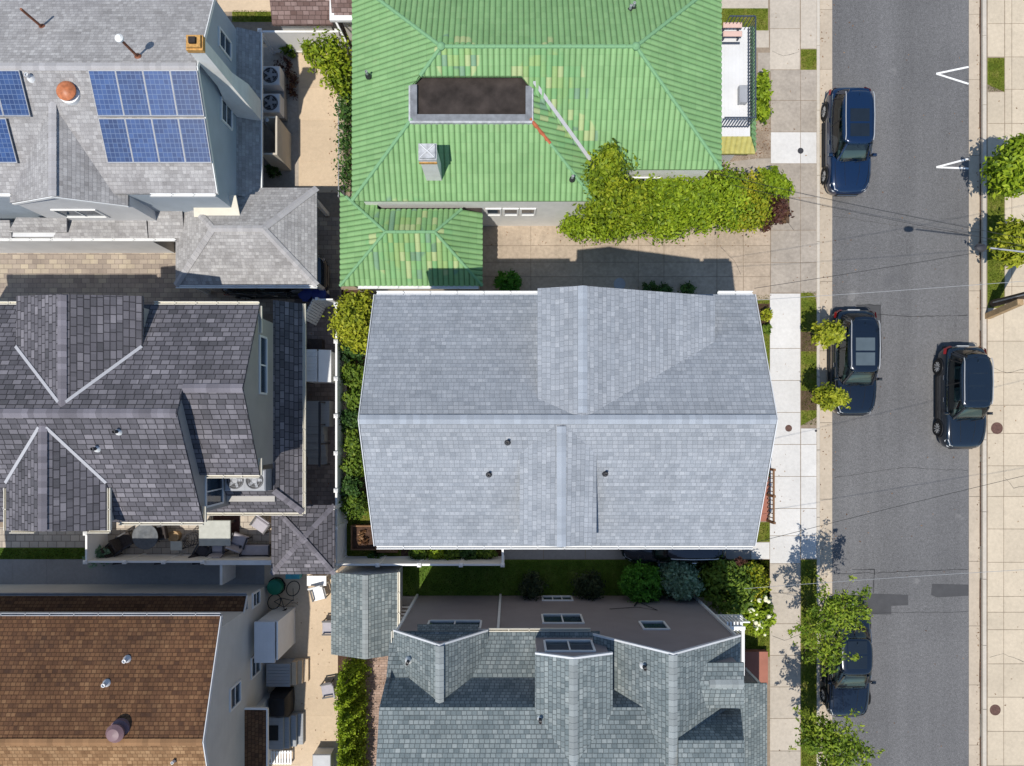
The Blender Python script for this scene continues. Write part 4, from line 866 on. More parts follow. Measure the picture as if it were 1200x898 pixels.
m.face([(xs - .12, ysW + .3, 6.1), (xs - .12, 2.5, 6.1), (xs - .12, 1.85, 7.3), (xs - .12, yw, 8.06), (xs - .12, ysW + .3, 6.25)])
dorm(m, nw + .12, 6.88, nx, 7.92, ne - .12, 6.88, .6, 4.1, 5.8); dorm(m, gw + .12, 6.83, gx, 7.87, ge - .12, 6.83, -3.3, .3, 5.8)
m.build('wall', 'siding_taupe', h)
gutter(h, [((ne, ynE + .05, ze + .03), (xE - .02, ynE + .05, ze + .03)), ((xw, ynE + .05, ze + .03), (nw, ynE + .05, ze + .03)), ((ge, ysW - .05, ze + .03), (xs, ysW - .05, ze + .03)), ((xs + .1, ysE - .05, ze + .03), (xE, ysE - .05, ze + .03)), ((xE + .02, 3.3, ze + .0), (xE + .02, 4.25, ze + .0)), ((xE + .02, ysE, ze), (xE + .02, ysE + .6, ze)), ((xs + .03, ysW, ze), (xs + .03, ysW + .55, ze)), ((ge + .05, yd_, 6.93), (ge + .05, -2.1, 6.93)), ((gw - .05, yd_, 6.93), (gw - .05, -2.1, 6.93)), ((gw, yd_ - .06, 6.8), (gw + .85, yd_ - .06, 6.8)), ((ge - .75, yd_ - .06, 6.8), (ge, yd_ - .06, 6.8))])
windo(h, 'E', xg, Y(428, 5.3), 4.95, 5.55, 2.0, bars=1); windo(h, 'E', xs - .12, -2.35, 4.3, 5.7, 1.0, bars=1)
m = MB(); pz0, pz1 = 4.1, 3.3; ex = X(355, pz1); sy = Y(601, pz1); nyp = Y(356, pz1)
m.slab([(xg + .002, nyp, pz0), (ex, nyp, pz1), (ex, sy, pz1), (xg + .002, sy + .95, pz0)], .08); m.slab([(xg + .002, sy + .95, pz0), (ex, sy, pz1), (X(240, pz1), sy, pz1), (X(240, pz0), sy + .95, pz0)], .08); m.build('pent_roof', 'shingle_slate', h)
ridge_cap(h, [((xg + .03, sy + .93, pz0), (ex, sy, pz1))], 'cap_slate', .12, .03)
m = MB(); m.box(xs - .1, xg - .002, sy + .5, ysE + .299, 0, 3.9); m.build('ground_floor_wall', 'siding_taupe', h)
gutter(h, [((ex + .05, nyp, pz1 + .02), (ex + .05, sy - .05, pz1 + .02)), ((X(238, pz1), sy - .05, pz1 + .02), (ex, sy - .05, pz1 + .02))])
for px, py in ((144, 506), (113, 526)): c = P(px, py, 7.6); pipe(h, c.x, c.y, zS(c.y), .3, .06, 'dark_metal', 'white_trim')
q = P(276, 563, 4.7); acunit((q.x, q.y, 4.0), 'condenser on the slate pent roof, nearer the bay window', .4, .75, 'roof condensers'); q = P(299, 563, 4.7); acunit((q.x, q.y, 4.01), 'condenser on the slate pent roof, nearer the roof corner gutter', .4, .75, 'roof condensers')
# pyramid roofed pavilion
t = thing('pavilion', 'small square pavilion with pyramid slate roof beside the white fence', 'pavilion', (X(356, 2), Y(632, 2), 0))
z0, z1p = 2.45, 3.2; a, b = P(318, 673, z0), P(392, 592, z0); c = P(355, 631, z1p); m = MB(); cs = [(a.x, a.y, z0), (b.x, a.y, z0), (b.x, b.y, z0), (a.x, b.y, z0)]
for k in range(4): m.slab([cs[k], cs[(k + 1) % 4], c], .09)
m.build('roof', 'shingle_slate', t); ridge_cap(t, [(c, q) for q in cs], 'cap_slate', .1, .03)
for q in cs: m = MB(); m.box(q[0] * .94 + c.x * .06 - .07, q[0] * .94 + c.x * .06 + .07, q[1] * .9 + c.y * .1 - .07, q[1] * .9 + c.y * .1 + .07, 0, 2.5); m.build('post', 'white_trim', t)
# white fence round the patio
def fence(name, label, pts, hgt, mat='white_vinyl', post=1.75, th=.05, cap=True, base=0.0):
    t = thing(name, label, 'fence', (pts[0][0], pts[0][1], 0)); posts = []
    for (a, b), (c, d) in zip(pts[:-1], pts[1:]):
        p, q = Vector((a, b, base)), Vector((c, d, base)); L = (q - p).length; k = max(1, round(L / post)); dr = (q - p).normalized(); n = Vector((-dr.y, dr.x, 0)) * th / 2; up = Vector((0, 0, 1))
        m = MB(); m.slab([p - n + up * hgt * .93, q - n + up * hgt * .93, q + n + up * hgt * .93, p + n + up * hgt * .93], hgt * .89); n2 = n * 1.6; m.slab([p - n2 + up * hgt, q - n2 + up * hgt, q + n2 + up * hgt, p + n2 + up * hgt], .07); m.slab([p - n2 + up * .2, q - n2 + up * .2, q + n2 + up * .2, p + n2 + up * .2], .12); m.build('panel', mat, t)
        for i in range(k + 1):
            s = p.lerp(q, i / k)
            if all((s - o).length > .2 for o in posts): posts.append(s)
    for s in posts:
        m = MB(); m.box(s.x - .065, s.x + .065, s.y - .065, s.y + .065, base, hgt + base + .06); m.grid([[(s.x - e, s.y - e, z), (s.x + e, s.y - e, z), (s.x + e, s.y + e, z), (s.x - e, s.y + e, z)] for e, z in ((.085, hgt + base + .06), (.085, hgt + base + .09), (.01, hgt + base + .15))], False, True, True); m.build('post', mat, t)
    return t
fy = Y(658.5, 1.6); fence('white_fence', 'white fence closing the patio below the slate house, with posts', [(X(101, 1.6), Y(625, 1.6)), (X(101, 1.6), fy), (X(238, 1.6), fy)], 1.6, post=1.55)
m = MB(); m.box(X(238, 1.5) + .08, X(319, 1.5), fy - .1, fy + .02, 0, 1.5); m.box(X(238, 1.5) + .08, X(319, 1.5), fy - .14, fy + .06, 1.5, 1.58); m.box(X(257, 1.5), X(260, 1.5), fy - 1.0, fy - .101, 0, 1.45); tag(m.build('garden_wall', 'white_stucco'), 'white wall with coping between the patio furniture and the alley', 'wall')
fx = X(394, 1.8); fence('vinyl_fence', 'long white vinyl fence with square posts left of the central house', [(fx, Y(357, 1.8)), (fx, Y(662, 1.8)), (X(589, 1.8), Y(662, 1.8)), (X(589, 1.8), Y(640, 1.8) + .3)], 1.8, post=1.62)
fence('low_white_fence', 'white fence above the upper left patio, sunlit at its right end', [(X(305, 1.7), Y(37, 1.7)), (X(395, 1.7), Y(37, 1.7))], 1.7, post=2.6)
# garden gate, open
t = thing('garden_gate', 'white picket gate standing ajar beside the slate house gutter', 'gate', (fx, Y(352, 1.6), 0)); m = MB(); a, b = P(390, 351, 1.6), P(372, 352, 1.6); m.box(b.x, a.x, a.y - .03, a.y + .03, .1, 1.6); m.box(b.x - .06, b.x + .06, a.y - .06, a.y + .06, 0, 1.75); m.build('side_panel', 'white_vinyl', t)
M = Matrix.Translation((b.x, a.y, 0)) @ Matrix.Rotation(R(-118), 4, 'Z') @ Matrix.Rotation(R(8), 4, 'X'); m = MB()
for k in range(8): m.box(.06 + k * .12, .16 + k * .12, -.015, .015, .1, 1.5, M=M)
m.box(.05, 1.0, -.04, -.016, .3, .4, M=M); m.box(.05, 1.0, -.04, -.016, 1.2, 1.3, M=M); m.build('leaf', 'white_vinyl', t)
# storage locker, bag, steps in the side alley
t = thing('storage_locker', 'pale grey storage locker with ribbed lid beside the slate house', 'locker', (X(374), Y(429), 0)); a, b = P(358, 447, 1.5), P(386, 411, 1.5); xm = P(371, 0, 1.7).x; m = MB(); m.box(a.x, b.x, a.y, b.y, 0, 1.4); m.build('cabinet', 'white_vinyl', t)
m = MB(); 
for k in range(9): q = a.y - .03 + (b.y - a.y + .06) * k / 9; m.slab([(a.x, q + .008, 1.72), (xm, q + .008, 1.68), (xm, q + (b.y - a.y + .06) / 9, 1.68), (a.x, q + (b.y - a.y + .06) / 9, 1.72)], .06)
m.slab([(xm + .06, a.y - .03, 1.62), (b.x + .05, a.y - .03, 1.42), (b.x + .05, b.y + .03, 1.42), (xm + .06, b.y + .03, 1.62)], .05); m.build('lid', 'white_vinyl', t)
q = P(369, 404, .5); t = thing('cardboard_box', 'open dark cardboard box beside the pale storage locker', 'box', (q.x, q.y, .014)); m = MB(); x, y = q.x, q.y
for w_ in ((x - .3, x + .3, y - .25, y - .23), (x - .3, x + .3, y + .23, y + .25), (x - .3, x - .28, y - .229, y + .229), (x + .28, x + .3, y - .229, y + .229), (x - .279, x + .279, y - .229, y + .229)): m.box(*w_, .02, .5 if w_[1] - w_[0] < .57 or w_[3] - w_[2] < .1 else .05)
m.build('side', 'wicker', t); m = MB(); m.slab([(x - .28, y - .1, .42), (x, y - .2, .5), (x + .05, y + .1, .46), (x - .2, y + .15, .44)], .03); m.build('flap', 'cushion_grey', t)
t = thing('cellar_steps', 'dark grey steps with railing in the shaded alley beside the slate house', 'steps', (X(372), Y(505), 0)); m = MB()
for k in range(5): m.box(X(357, .6), X(380, .6), Y(545 - 9 * k, .6), Y(536.2 - 9 * k, .6), .014, .15 + .15 * k)
m.box(X(357, .8), X(386, .8), Y(500, .8), Y(470, .8), .014, .8); m.build('treads', 'deck_grey', t); m = MB()
for q in (545, 520, 498, 472): m.box(X(380, .8), X(381.5, .8), Y(q, .8) - .03, Y(q, .8) + .03, .014, 1.6)
m.box(X(380, .8) - .02, X(381.5, .8) + .02, Y(545, .8), Y(472, .8), 1.6, 1.66); m.build('railing', 'dark_metal', t)
# ================================================================== patio furniture below the slate house
def chair(px, py, rot, lab, mat='wicker', cush=None, name='patio_chair', cat='chair', w_=.56, grp='patio chairs'):
    q = P(px, py, .4); t = thing(name, lab, cat, (q.x, q.y, .014), grp, R(rot)); g = ORG[t.name]; T = Matrix.Translation(g); m = MB()
    m.bbox(-w_ / 2, w_ / 2, -.26, .26, .34, .42, .02, M=T); m.build('seat', mat if not cush else mat, t); m = MB(); M = T @ Matrix.Translation((0, .26, .4)) @ Matrix.Rotation(R(-14), 4, 'X'); m.bbox(-w_ / 2, w_ / 2, -.03, .04, 0, .5, .02, M=M); m.build('backrest', mat, t)
    for sx in (-1, 1):
        m = MB(); m.box(sx * w_ / 2 - .03, sx * w_ / 2 + .03, -.24, .28, .56, .60, M=T); m.box(sx * w_ / 2 - .02, sx * w_ / 2 + .02, -.22, -.18, .0, .56, M=T); m.box(sx * w_ / 2 - .02, sx * w_ / 2 + .02, .2, .24, .0, .56, M=T); m.build('arm', 'dark_metal', t)
    if cush: m = MB(); m.bbox(-w_ / 2 + .03, w_ / 2 - .03, -.25, .2, .421, .52, .04, M=T); m.build('cushion', cush, t)
    return t
t = thing('round_table', 'round grey glass table among chairs on the patio', 'table', (*P(170, 629, .7).xy, .014)); q = P(170, 629, .72); m = MB(); m.lathe((q.x, q.y, .70), [(.55, 0), (.56, .015), (.55, .03), (.45, .031), (.44, .026), (.2, .026), (.19, .031), (.01, .031)], 32); m.build('tabletop', 'table_glass', t); m = MB()
for k in range(4): m.tube([(q.x + .42 * math.cos(k * 1.57 + .7), q.y + .42 * math.sin(k * 1.57 + .7), .014), (q.x + .12 * math.cos(k * 1.57 + .7), q.y + .12 * math.sin(k * 1.57 + .7), .7)], .025, 6)
m.build('legs', 'dark_metal', t)
chair(148, 633, 120, 'dark wicker chair left of the round table'); chair(137, 641, 130, 'dark wicker chair against the fence corner behind another chair'); chair(189, 624, -80, 'dark chair between the round table and the cluttered side table')
t = thing('square_table', 'large square pale stone table on the patio rug', 'table', (*P(252, 624, .7).xy, .014)); a, b = P(233, 640, .74), P(270, 610, .74); m = MB(); m.bbox(a.x, b.x, a.y, b.y, .68, .75, .02); m.build('tabletop', 'table_stone', t)
for i in (0, 1):
    for j in (0, 1): m = MB(); m.box(a.x + .06 + i * (b.x - a.x - .2), a.x + .14 + i * (b.x - a.x - .2), a.y + .06 + j * (b.y - a.y - .2), a.y + .14 + j * (b.y - a.y - .2), .014, .68); m.build('leg', 'dark_metal', t)
m = MB(); a, b = P(250, 628), P(281, 603); m.bbox(a.x, b.x, a.y, b.y, .014, .03, .005); tag(m.build('patio_rug', 'rug'), 'dark red rug under the square stone table', 'rug')
chair(256, 641, 180, 'pale cushioned chair pushed under the square stone table', 'cushion_grey', 'cushion_grey'); chair(306, 615, -35, 'grey cushioned lounge chair turned askew on bright paving', 'cushion_grey', 'cushion_grey', w_=.7); chair(281, 633, 160, 'grey cushioned lounge chair beside the long dark sofa', 'cushion_grey', 'cushion_grey', w_=.66)
chair(238, 646, 150, 'dark padded chair in shade against the patio wall', 'cushion_dark', 'cushion_dark')
t = chair(300, 645, 180, 'long dark outdoor sofa with a grey cushion beside the patio wall', 'cushion_dark', 'cushion_grey', 'outdoor_sofa', 'sofa', 1.25, None)
q = P(206, 640, .5); t = thing('side_table', 'small pale side table below the round table', 'table', (q.x, q.y, .014)); m = MB(); m.bbox(q.x - .25, q.x + .25, q.y - .2, q.y + .2, .42, .47, .01); m.build('tabletop', 'table_stone', t)
for i in (-1, 1):
    for j in (-1, 1): m = MB(); m.box(q.x + i * .2 - .02, q.x + i * .2 + .02, q.y + j * .15 - .02, q.y + j * .15 + .02, .014, .42); m.build('leg', 'dark_metal', t)
q = P(222, 633, .6); t = thing('bicycle_rack', 'tangle of dark metal plant stands beside the square stone table', 'plant stand', (q.x, q.y, .014)); t.name = 'plant_stand'; ORG[t.name] = Vector((q.x, q.y, .014)); m = MB()
for k in range(4): m.tube([(q.x + .3 * math.cos(a * .33 + k) * (1 - k * .12), q.y + .28 * math.sin(a * .33 + k), .2 + .2 * k) for a in range(20)], .014, 5)
for k in range(4): m.tube([(q.x + .3 * math.cos(k * 1.57), q.y + .28 * math.sin(k * 1.57), .014), (q.x + .2 * math.cos(k * 1.57), q.y + .2 * math.sin(k * 1.57), .85)], .014, 5)
m.build('wire_frame', 'dark_metal', t); q = P(203, 629, .4); m = MB(); m.lathe((q.x, q.y, .014), [(.2, 0), (.24, .35), (.25, .4), (.2, .4), (.19, .36), (.01, .35)], 18); tag(m.build('flower_pot', 'wood_pale'), 'pale clay pot between the round table and the plant stands', 'pot')
for k, (px, lb) in enumerate(((136, 'farthest left'), (184, 'in the middle'), (228, 'nearest the garden wall'))):
    q = P(px, 653, .5); t = thing('folded_chair', f'dark folded chair leaning on the white patio fence, {lb}', 'chair', (q.x, q.y, .014), 'folded chairs along the fence'); m = MB(); M = Matrix.Translation((q.x, q.y, .014)) @ Matrix.Rotation(R(14), 4, 'X') @ Matrix.Rotation(R(20), 4, 'Y')
    for s in (-.22, .22): m.box(s - .015, s + .015, -.015, .015, 0, .95, M=M)
    for s in (.2, .45, .75, .9): m.box(-.205, .205, -.012, .012, s, s + .05, M=M)
    m.build('folded_frame', 'wicker', t); m = MB(); m.box(-.2, .2, -.05, -.02, .35, .75, M=M); m.build('seat', 'cushion_dark', t)
shrub('potted_shrub', 'silver green shrub in the fence corner of the patio', [(*P(118, 650, .6).xy, .6, .42, .32, .45)], 'leaf_silver', 700, .10, 31)

# ================================================================== the brown roofed house (lower left)
h = H('brown_roofed_house', 'pale grey house with brown shingle roof at lower left', -14, -10.5)
ze, zr = 5.8, 7.27; yn, yr, xe, xw = Y(722, 5.8), -10.75, X(258, 5.8), -23.5; ysl = -15.5
zr_y = (870 - 500) * sc(zr); yr = -zr_y
m = MB(); m.slab([(xw, yn, ze), (xe, yn, ze), (xe, yr, zr), (xw, yr, zr)], .12); m.slab([(xw, -6.86, 2.45), (X(289, 2.4), -6.86, 2.45), (X(284, 2.9), -7.45, 2.85), (xw, -7.45, 2.85)], .08); m.build('roof', 'shingle_brown', h)
m = MB(); m.slab([(xw, ysl, ze), (xe, ysl, ze), (xe, yr, zr), (xw, yr, zr)], .12); m.build('roof', 'shingle_brown_lit', h)  # south slope wears the copy painted lighter as if sunlit
ridge_cap(h, [((xw, yr, zr), (xe, yr, zr))], 'cap_brown', .12, .04)
m = MB(); xg = -10.72; m.box(xw, xg, -15.2, -7.4, 0, ze - .1); m.face([(xg, -15.2, ze - .1), (xg, -7.4, ze - .1), (xg, -7.4, ze + .05), (xg, yr, zr - .12), (xg, -15.2, ze)]); m.build('wall', 'siding_cream', h)
m = MB(); m.box(xw, xg, -7.395, -6.93, 0, 2.4); m.build('lower_wall', 'siding_cream', h)
trim(h, [((xe + .03, yn, ze + .02), (xe + .03, yr, zr + .02)), ((xe + .03, yr, zr + .02), (xe + .03, ysl, ze + .02)), ((X(290, 2.4), -6.84, 2.48), (X(285, 2.9), -7.45, 2.88))], 'pale_metal', .03, .16)
gutter(h, [((xw, yn + .06, ze + .02), (xe, yn + .06, ze + .02)), ((xw, -6.8, 2.46), (X(289, 2.4), -6.8, 2.46))], 'grey_metal')
for yc_, z0, z1_, wd in ((-7.15, 1.15, 1.85, .7), (-9.95, 1.1, 2.0, .75), (-10.4, 3.3, 4.2, .75), (-12.2, 1.1, 2.1, .7)): 
    windo(h, 'E', xg if yc_ < -7.4 else xg + .004, yc_ if yc_ < -7.4 else -7.2, z0, z1_, wd if yc_ < -7.4 else .5, bars=0, hbars=1)
def zb(y): return ze + (zr - ze) / (yr - yn) * (y - yn)
for px, py, mt in ((144, 776, 'pale_metal'), (125, 801, 'pale_metal')):
    c = P(px, py, 6.6); pipe(h, c.x, c.y, zb(c.y), .22, .07, mt, 'pale_metal')
c = P(137, 858, 7.3); m = MB(); m.lathe((c.x, c.y, zb(c.y)), [(.2, -.1), (.2, .2), (.3, .22), (.31, .3), (.2, .42), (.01, .46)], 18); plain('mauve_metal', (.20, .12, .13), .5, .4, .1); v = m.build('roof_vent', 'mauve_metal', h); m = MB(); m.lathe((c.x, c.y, zb(c.y) - .02), [(.36, -.1), (.34, .04), (.22, .08)], 18); m.build('flashing', 'mauve_metal', v)
c = P(204, 892, 7.1); pipe(h, c.x, c.y, 7.0, .25, .05, 'pale_metal')
m = MB(); m.slab([(xg + .002, Y(830, 2.6), 2.75), (X(312, 2.4), Y(832, 2.4), 2.4), (X(312, 2.4), -14.6, 2.4), (xg + .002, -14.6, 2.75)], .07); m.build('side_roof', 'shingle_brown', h)
trim(h, [((X(313, 2.4), Y(831, 2.4), 2.42), (X(313, 2.4), -14.6, 2.42)), ((xg, Y(829, 2.6), 2.77), (X(313, 2.4), Y(831, 2.4), 2.42))], 'white_trim', .06, .14, 'gutter')
m = MB(); m.box(xg + .002, xg + .25, -14.4, Y(832, 2.4) - .2, 0, 2.4); m.build('side_porch', 'siding_cream', h)
# white roofed entry box
t = thing('entry_enclosure', 'white boxed enclosure with flat roof against the pale grey wall', 'enclosure', (X(322), Y(750), 0)); a, b = P(298, 777, 2.4), P(322, 729, 2.4); m = MB(); m.box(a.x, b.x, a.y, b.y, 2.3, 2.4); m.build('roof', 'deck_white', t)
m = MB(); m.box(a.x + .05, a.x + .08, a.y + .05, b.y - .05, 0, 2.29); m.box(a.x + .081, b.x + .05, b.y - .06, b.y, 0, 2.2); m.box(b.x + .051, b.x + .11, a.y + .1, b.y, 0, 2.35); m.box(a.x + .081, b.x + .05, a.y + .05, a.y + .11, 0, 2.2); m.build('side_wall', 'white_vinyl', t)
t = thing('wooden_landing', 'small grey boarded landing below the white enclosure', 'landing', (X(325), Y(792), 0)); a, b = P(312, 805, .8), P(340, 778, .8); m = MB()
for k in range(7): q = a.y + (b.y - a.y) * k / 7; m.box(a.x, b.x, q + .006, q + (b.y - a.y) / 7 - .006, .74, .8)
m.build('boards', 'deck_grey', t); m = MB(); m.box(a.x + .02, b.x - .02, a.y + .02, b.y - .02, .017, .735); m.build('base', 'grey_metal', t); m = MB()
for q in (0, 1, 2): m.box(b.x + .002 + q * .2, b.x + .2 + q * .2, a.y, b.y, .017, .6 - .2 * q)
m.build('step', 'patio_tan', t)
t = thing('covered_barbecue', 'barbecue under a black cover beside the grey wall', 'barbecue', (X(326), Y(828), .017)); a, b = P(314, 843, 1), P(338, 813, 1); m = MB(); cx_, cy_ = (a.x + b.x) / 2, (a.y + b.y) / 2
rows = []
for e, z in ((1, .1), (1.0, .7), (.93, .95), (.7, 1.12), (.3, 1.15)): rows.append([(cx_ + (b.x - a.x) / 2 * e * sx * f, cy_ + (b.y - a.y) / 2 * e * sy * f, z) for sx, sy, f in ((-1, -1, .92), (0, -1, 1.02), (1, -1, .92), (1, 0, .98), (1, 1, .92), (0, 1, .97), (-1, 1, .92), (-1, 0, 1.02))])
m.grid(rows, True, True, True); m.build('cover', 'cover_black', t)
for i in (-1, 1):
    for j in (-1, 1): m = MB(); m.tube([(cx_ + i * .3, cy_ + j * .38, .017), (cx_ + i * .3, cy_ + j * .38, .14)], .03, 6); m.build('leg', 'dark_metal', t)
t = thing('back_steps', 'grey boarded back steps with landing beside the small brown roof', 'steps', (X(332), Y(858), 0)); m = MB()
for k in range(3): a, b = P(333 + 6.5 * k, 877, .6), P(339 + 6.5 * k, 840, .6); m.bbox(a.x, b.x + .02, a.y, b.y, .017, .66 - .2 * k, .02)
a, b = P(313, 878, .8), P(332.5, 840, .8); m.bbox(a.x, b.x, a.y, b.y, .017, .86, .02); m.build('boards', 'deck_grey', t); m = MB(); m.bbox(a.x + .05, a.x + .5, a.y + .4, b.y - .35, .86, .885, .005); m.build('doormat', 'black_rubber', t)
t = thing('slatted_bench', 'striped white slatted ramp below the back steps', 'ramp', (X(330), Y(888), 0)); m = MB()
for k in range(9): q = P(314 + 3.2 * k, 890, .3); m.box(q.x, q.x + .07, Y(896, .3), Y(880, .3), .25, .3)
m.build('slats', 'white_vinyl', t); m = MB(); a, b = P(314, 895, .2), P(342, 881, .2); m.box(a.x, b.x, a.y, a.y + .05, .017, .25); m.box(a.x, b.x, b.y - .05, b.y, .017, .25); m.build('rail', 'white_vinyl', t); t.name = 'slatted_ramp'; ORG[t.name] = Vector((X(330), Y(888), 0))
# things standing on the tan patio
q = P(321, 689, .5); t = thing('hose_reel', 'green hose reel on the shaded patio beside the slate pavilion', 'hose reel', (q.x, q.y, .017)); m = MB(); m.lathe((q.x, q.y, .06), [(.2, 0), (.32, .06), (.34, .22), (.32, .4), (.2, .46), (.01, .46)], 20); m.build('drum', 'green_plastic', t); m = MB()
for r in (.36, .37, .355): m.tube([(q.x + r * math.cos(a * .32), q.y + r * math.sin(a * .32), .1 + r * (a % 3) * .12) for a in range(21)], .02, 5)
m.build('hose', 'leaf_dark' if False else 'black_rubber', t)
def wheel_pts(c, r, M): return [M @ Vector((r * math.cos(a * math.pi / 10), 0, r * math.sin(a * math.pi / 10))) for a in range(21)]
q = P(331, 697, .4); t = thing('bicycle', 'dark bicycle lying beside the green hose reel', 'bicycle', (q.x, q.y, .017)); M0 = Matrix.Translation((q.x, q.y, .3)) @ Matrix.Rotation(R(35), 4, 'Z') @ Matrix.Rotation(R(62), 4, 'X')
for dx_ in (-.5, .5): m = MB(); m.tube(wheel_pts(0, .32, M0 @ Matrix.Translation((dx_, 0, .05))), .02, 6); m.build('wheel', 'black_rubber', t)
m = MB(); F = lambda *a: [M0 @ Vector(p) for p in a]; m.tube(F((-.5, 0, .05), (-.15, 0, .1), (.3, 0, .55), (.5, 0, .05)), .018, 6); m.tube(F((-.5, 0, .05), (-.2, 0, .55), (.32, 0, .5)), .018, 6); m.tube(F((-.15, 0, .1), (-.22, 0, .65)), .018, 6); m.build('frame', 'dark_metal', t); m = MB(); m.tube(F((.3, -.25, .72), (.34, 0, .68), (.3, .25, .72)), .015, 6); m.build('handlebar', 'dark_metal', t); m = MB(); m.tube(F((-.34, 0, .68), (-.1, 0, .68)), .05, 6, .025); m.build('saddle', 'black_rubber', t)
q = P(343, 674, .4); m = MB(); m.bbox(q.x - .3, q.x + .3, q.y - .16, q.y + .16, .017, .38, .04); b_ = m.build('cool_box', 'teal_plastic'); tag(b_, 'teal cool box at the edge of the pyramid slate roof', 'cool box'); m = MB(); m.bbox(q.x - .31, q.x + .31, q.y - .17, q.y + .17, .381, .44, .02); m.build('lid', 'teal_plastic', b_)
q = P(372, 680, .4); t = thing('garden_table', 'white garden table in sun beside the sage shed', 'table', (q.x, q.y, .017)); m = MB(); m.bbox(q.x - .42, q.x + .42, q.y - .22, q.y + .22, .5, .55, .02); m.build('tabletop', 'white_vinyl', t)
for i in (-1, 1):
    for j in (-1, 1): m = MB(); m.box(q.x + i * .36 - .025, q.x + i * .36 + .025, q.y + j * .16 - .025, q.y + j * .16 + .025, .017, .5); m.build('leg', 'white_vinyl', t)
chair(374, 696, 15, 'white garden chair in sun below the white garden table', 'white_vinyl', None, grp='white garden furniture')
for k, (px, py, lb) in enumerate(((385, 735, 'grey metal chair beside the sage shed wall'), (384, 808, 'pale garden chair beside the pointed hedge'))): chair(px, py, -90 + 10 * k, lb, 'cushion_grey', None, grp='chairs beside the hedge')
q = P(378, 890, .5); m = MB(); m.bbox(q.x - .35, q.x + .4, q.y - .8, q.y + .3, .017, .7, .05); b_ = m.build('storage_box', 'white_vinyl'); tag(b_, 'white storage box at the lower end of the tan patio', 'box'); m = MB(); m.bbox(q.x - .37, q.x + .42, q.y - .82, q.y + .32, .701, .76, .03); m.build('lid', 'grey_metal', b_)

# ================================================================== sage shed
t = thing('garden_shed', 'small shed with sage green gable roof beside the hedge', 'shed', (X(427), Y(718), 0)); ze, zr = 2.3, 2.85; a, b = P(388, 767, ze), P(466, 671, ze); rx_ = X(428, zr); m = MB(); m.slab([(a.x, a.y, ze), (a.x, b.y, ze), (rx_, b.y, zr), (rx_, a.y - .02, zr)], .08); m.slab([(b.x, a.y, ze), (b.x, b.y, ze), (rx_, b.y, zr), (rx_, a.y - .02, zr)], .08); m.build('roof', 'shingle_sage', t); ridge_cap(t, [((rx_, b.y, zr), (rx_, a.y, zr))], 'cap_sage', .12, .04)
m = MB(); m.box(a.x + .15, b.x - .15, a.y + .15, b.y - .15, 0, 2.25)
for ya, s in ((a.y + .15, 1), (b.y - .15, -1)): m.face([(a.x + .15, ya, 2.25), (b.x - .15, ya, 2.25), (b.x - .15, ya, 2.3), (rx_, ya, 2.76), (a.x + .15, ya, 2.3)][::s])
m.build('wall', 'siding_white', t); gutter(t, [((b.x + .04, a.y, ze + .02), (b.x + .04, b.y, ze + .02))], 'cream_gutter')
# ================================================================== the sage house (lower right)
h = H('sage_shingle_house', 'mauve sided house with sage green multi gabled roof at the bottom', 2, -10.5)
yw_, xl, xr_ = -7.43, -4.3, 8.15
prof = [(-7.25, 6.1), (-8.60, 6.9), (-9.10, 8.2), (-13.0, 9.5), (-20.0, 7.0)]
m = MB()
for (ya, za), (yb, zb_) in zip(prof[:-1], prof[1:]): e_ = 703 if za < 6.5 else 800; m.slab([(xl, ya, za), (X(e_, za), ya, za), (X(e_, zb_), yb, zb_), (xl, yb, zb_)], .1)
def gab(m, xw, zw, xr, zr, xe, ze, ya, yb): m.slab([(xr, ya, zr), (xr, yb, zr), (xw, yb, zw), (xw, ya, zw)], .1); m.slab([(xr, ya, zr), (xr, yb, zr), (xe, yb, ze), (xe, ya, ze)], .1)
g1 = (X(461, 6.3), 6.3, X(515, 8.0), 8.0, X(572, 6.3), 6.3); gab(m, *g1, -7.18, -9.3)
g2 = (X(627, 8.25), 8.25, X(672, 8.75), 8.75, X(718, 8.25), 8.25); gab(m, *g2, -7.36, -12.5)
g3 = (X(695, 6.85), 6.85, X(789, 8.94), 8.94, X(868, 6.95), 6.95); gab(m, *g3, -7.17, -13.5)
# small cross roof and the low south-east roof
za, zb2 = 8.0, 8.2; yr3 = Y(802, zb2); m.slab([(5.6, yr3, zb2), (X(872, zb2), yr3, zb2), (X(872, za), Y(777, za), za), (5.6, Y(777, za), za)], .09); m.slab([(5.6, yr3, zb2), (X(872, zb2), yr3, zb2), (X(872, za), Y(830, za), za), (5.6, Y(830, za), za)], .09)
zq = 2.75; xq = X(899, zq); m.slab([(xr_ - .5, Y(800, 3.6), 3.7), (xq, Y(801, zq), zq), (xq, -18, zq), (xr_ - .5, -18, 3.7)], .09)
m.slab([(X(795, 8.9), -9.86, 8.9), (X(872, 8.9), -9.86, 8.9), (X(868, 7.4), Y(832, 7.4), 7.4), (X(800, 7.4), Y(832, 7.4), 7.4)], .1); m.slab([(X(795, 8.9), -9.86, 8.9), (X(872, 8.9), -9.86, 8.9), (X(876, 9.8), -14.5, 9.9), (X(795, 9.8), -14.5, 9.9)], .1)
m.build('roof', 'shingle_sage', h)
ridge_cap(h, [((g1[2], -7.18, 8.0), (g1[2], -9.1, 8.0)), ((g2[2], -7.36, 8.75), (g2[2], -11.0, 8.75)), ((g3[2], -7.17, 8.94), (g3[2], -12.0, 8.94)), ((6.4, yr3, zb2), (X(872, zb2), yr3, zb2))], 'cap_sage', .14, .07)
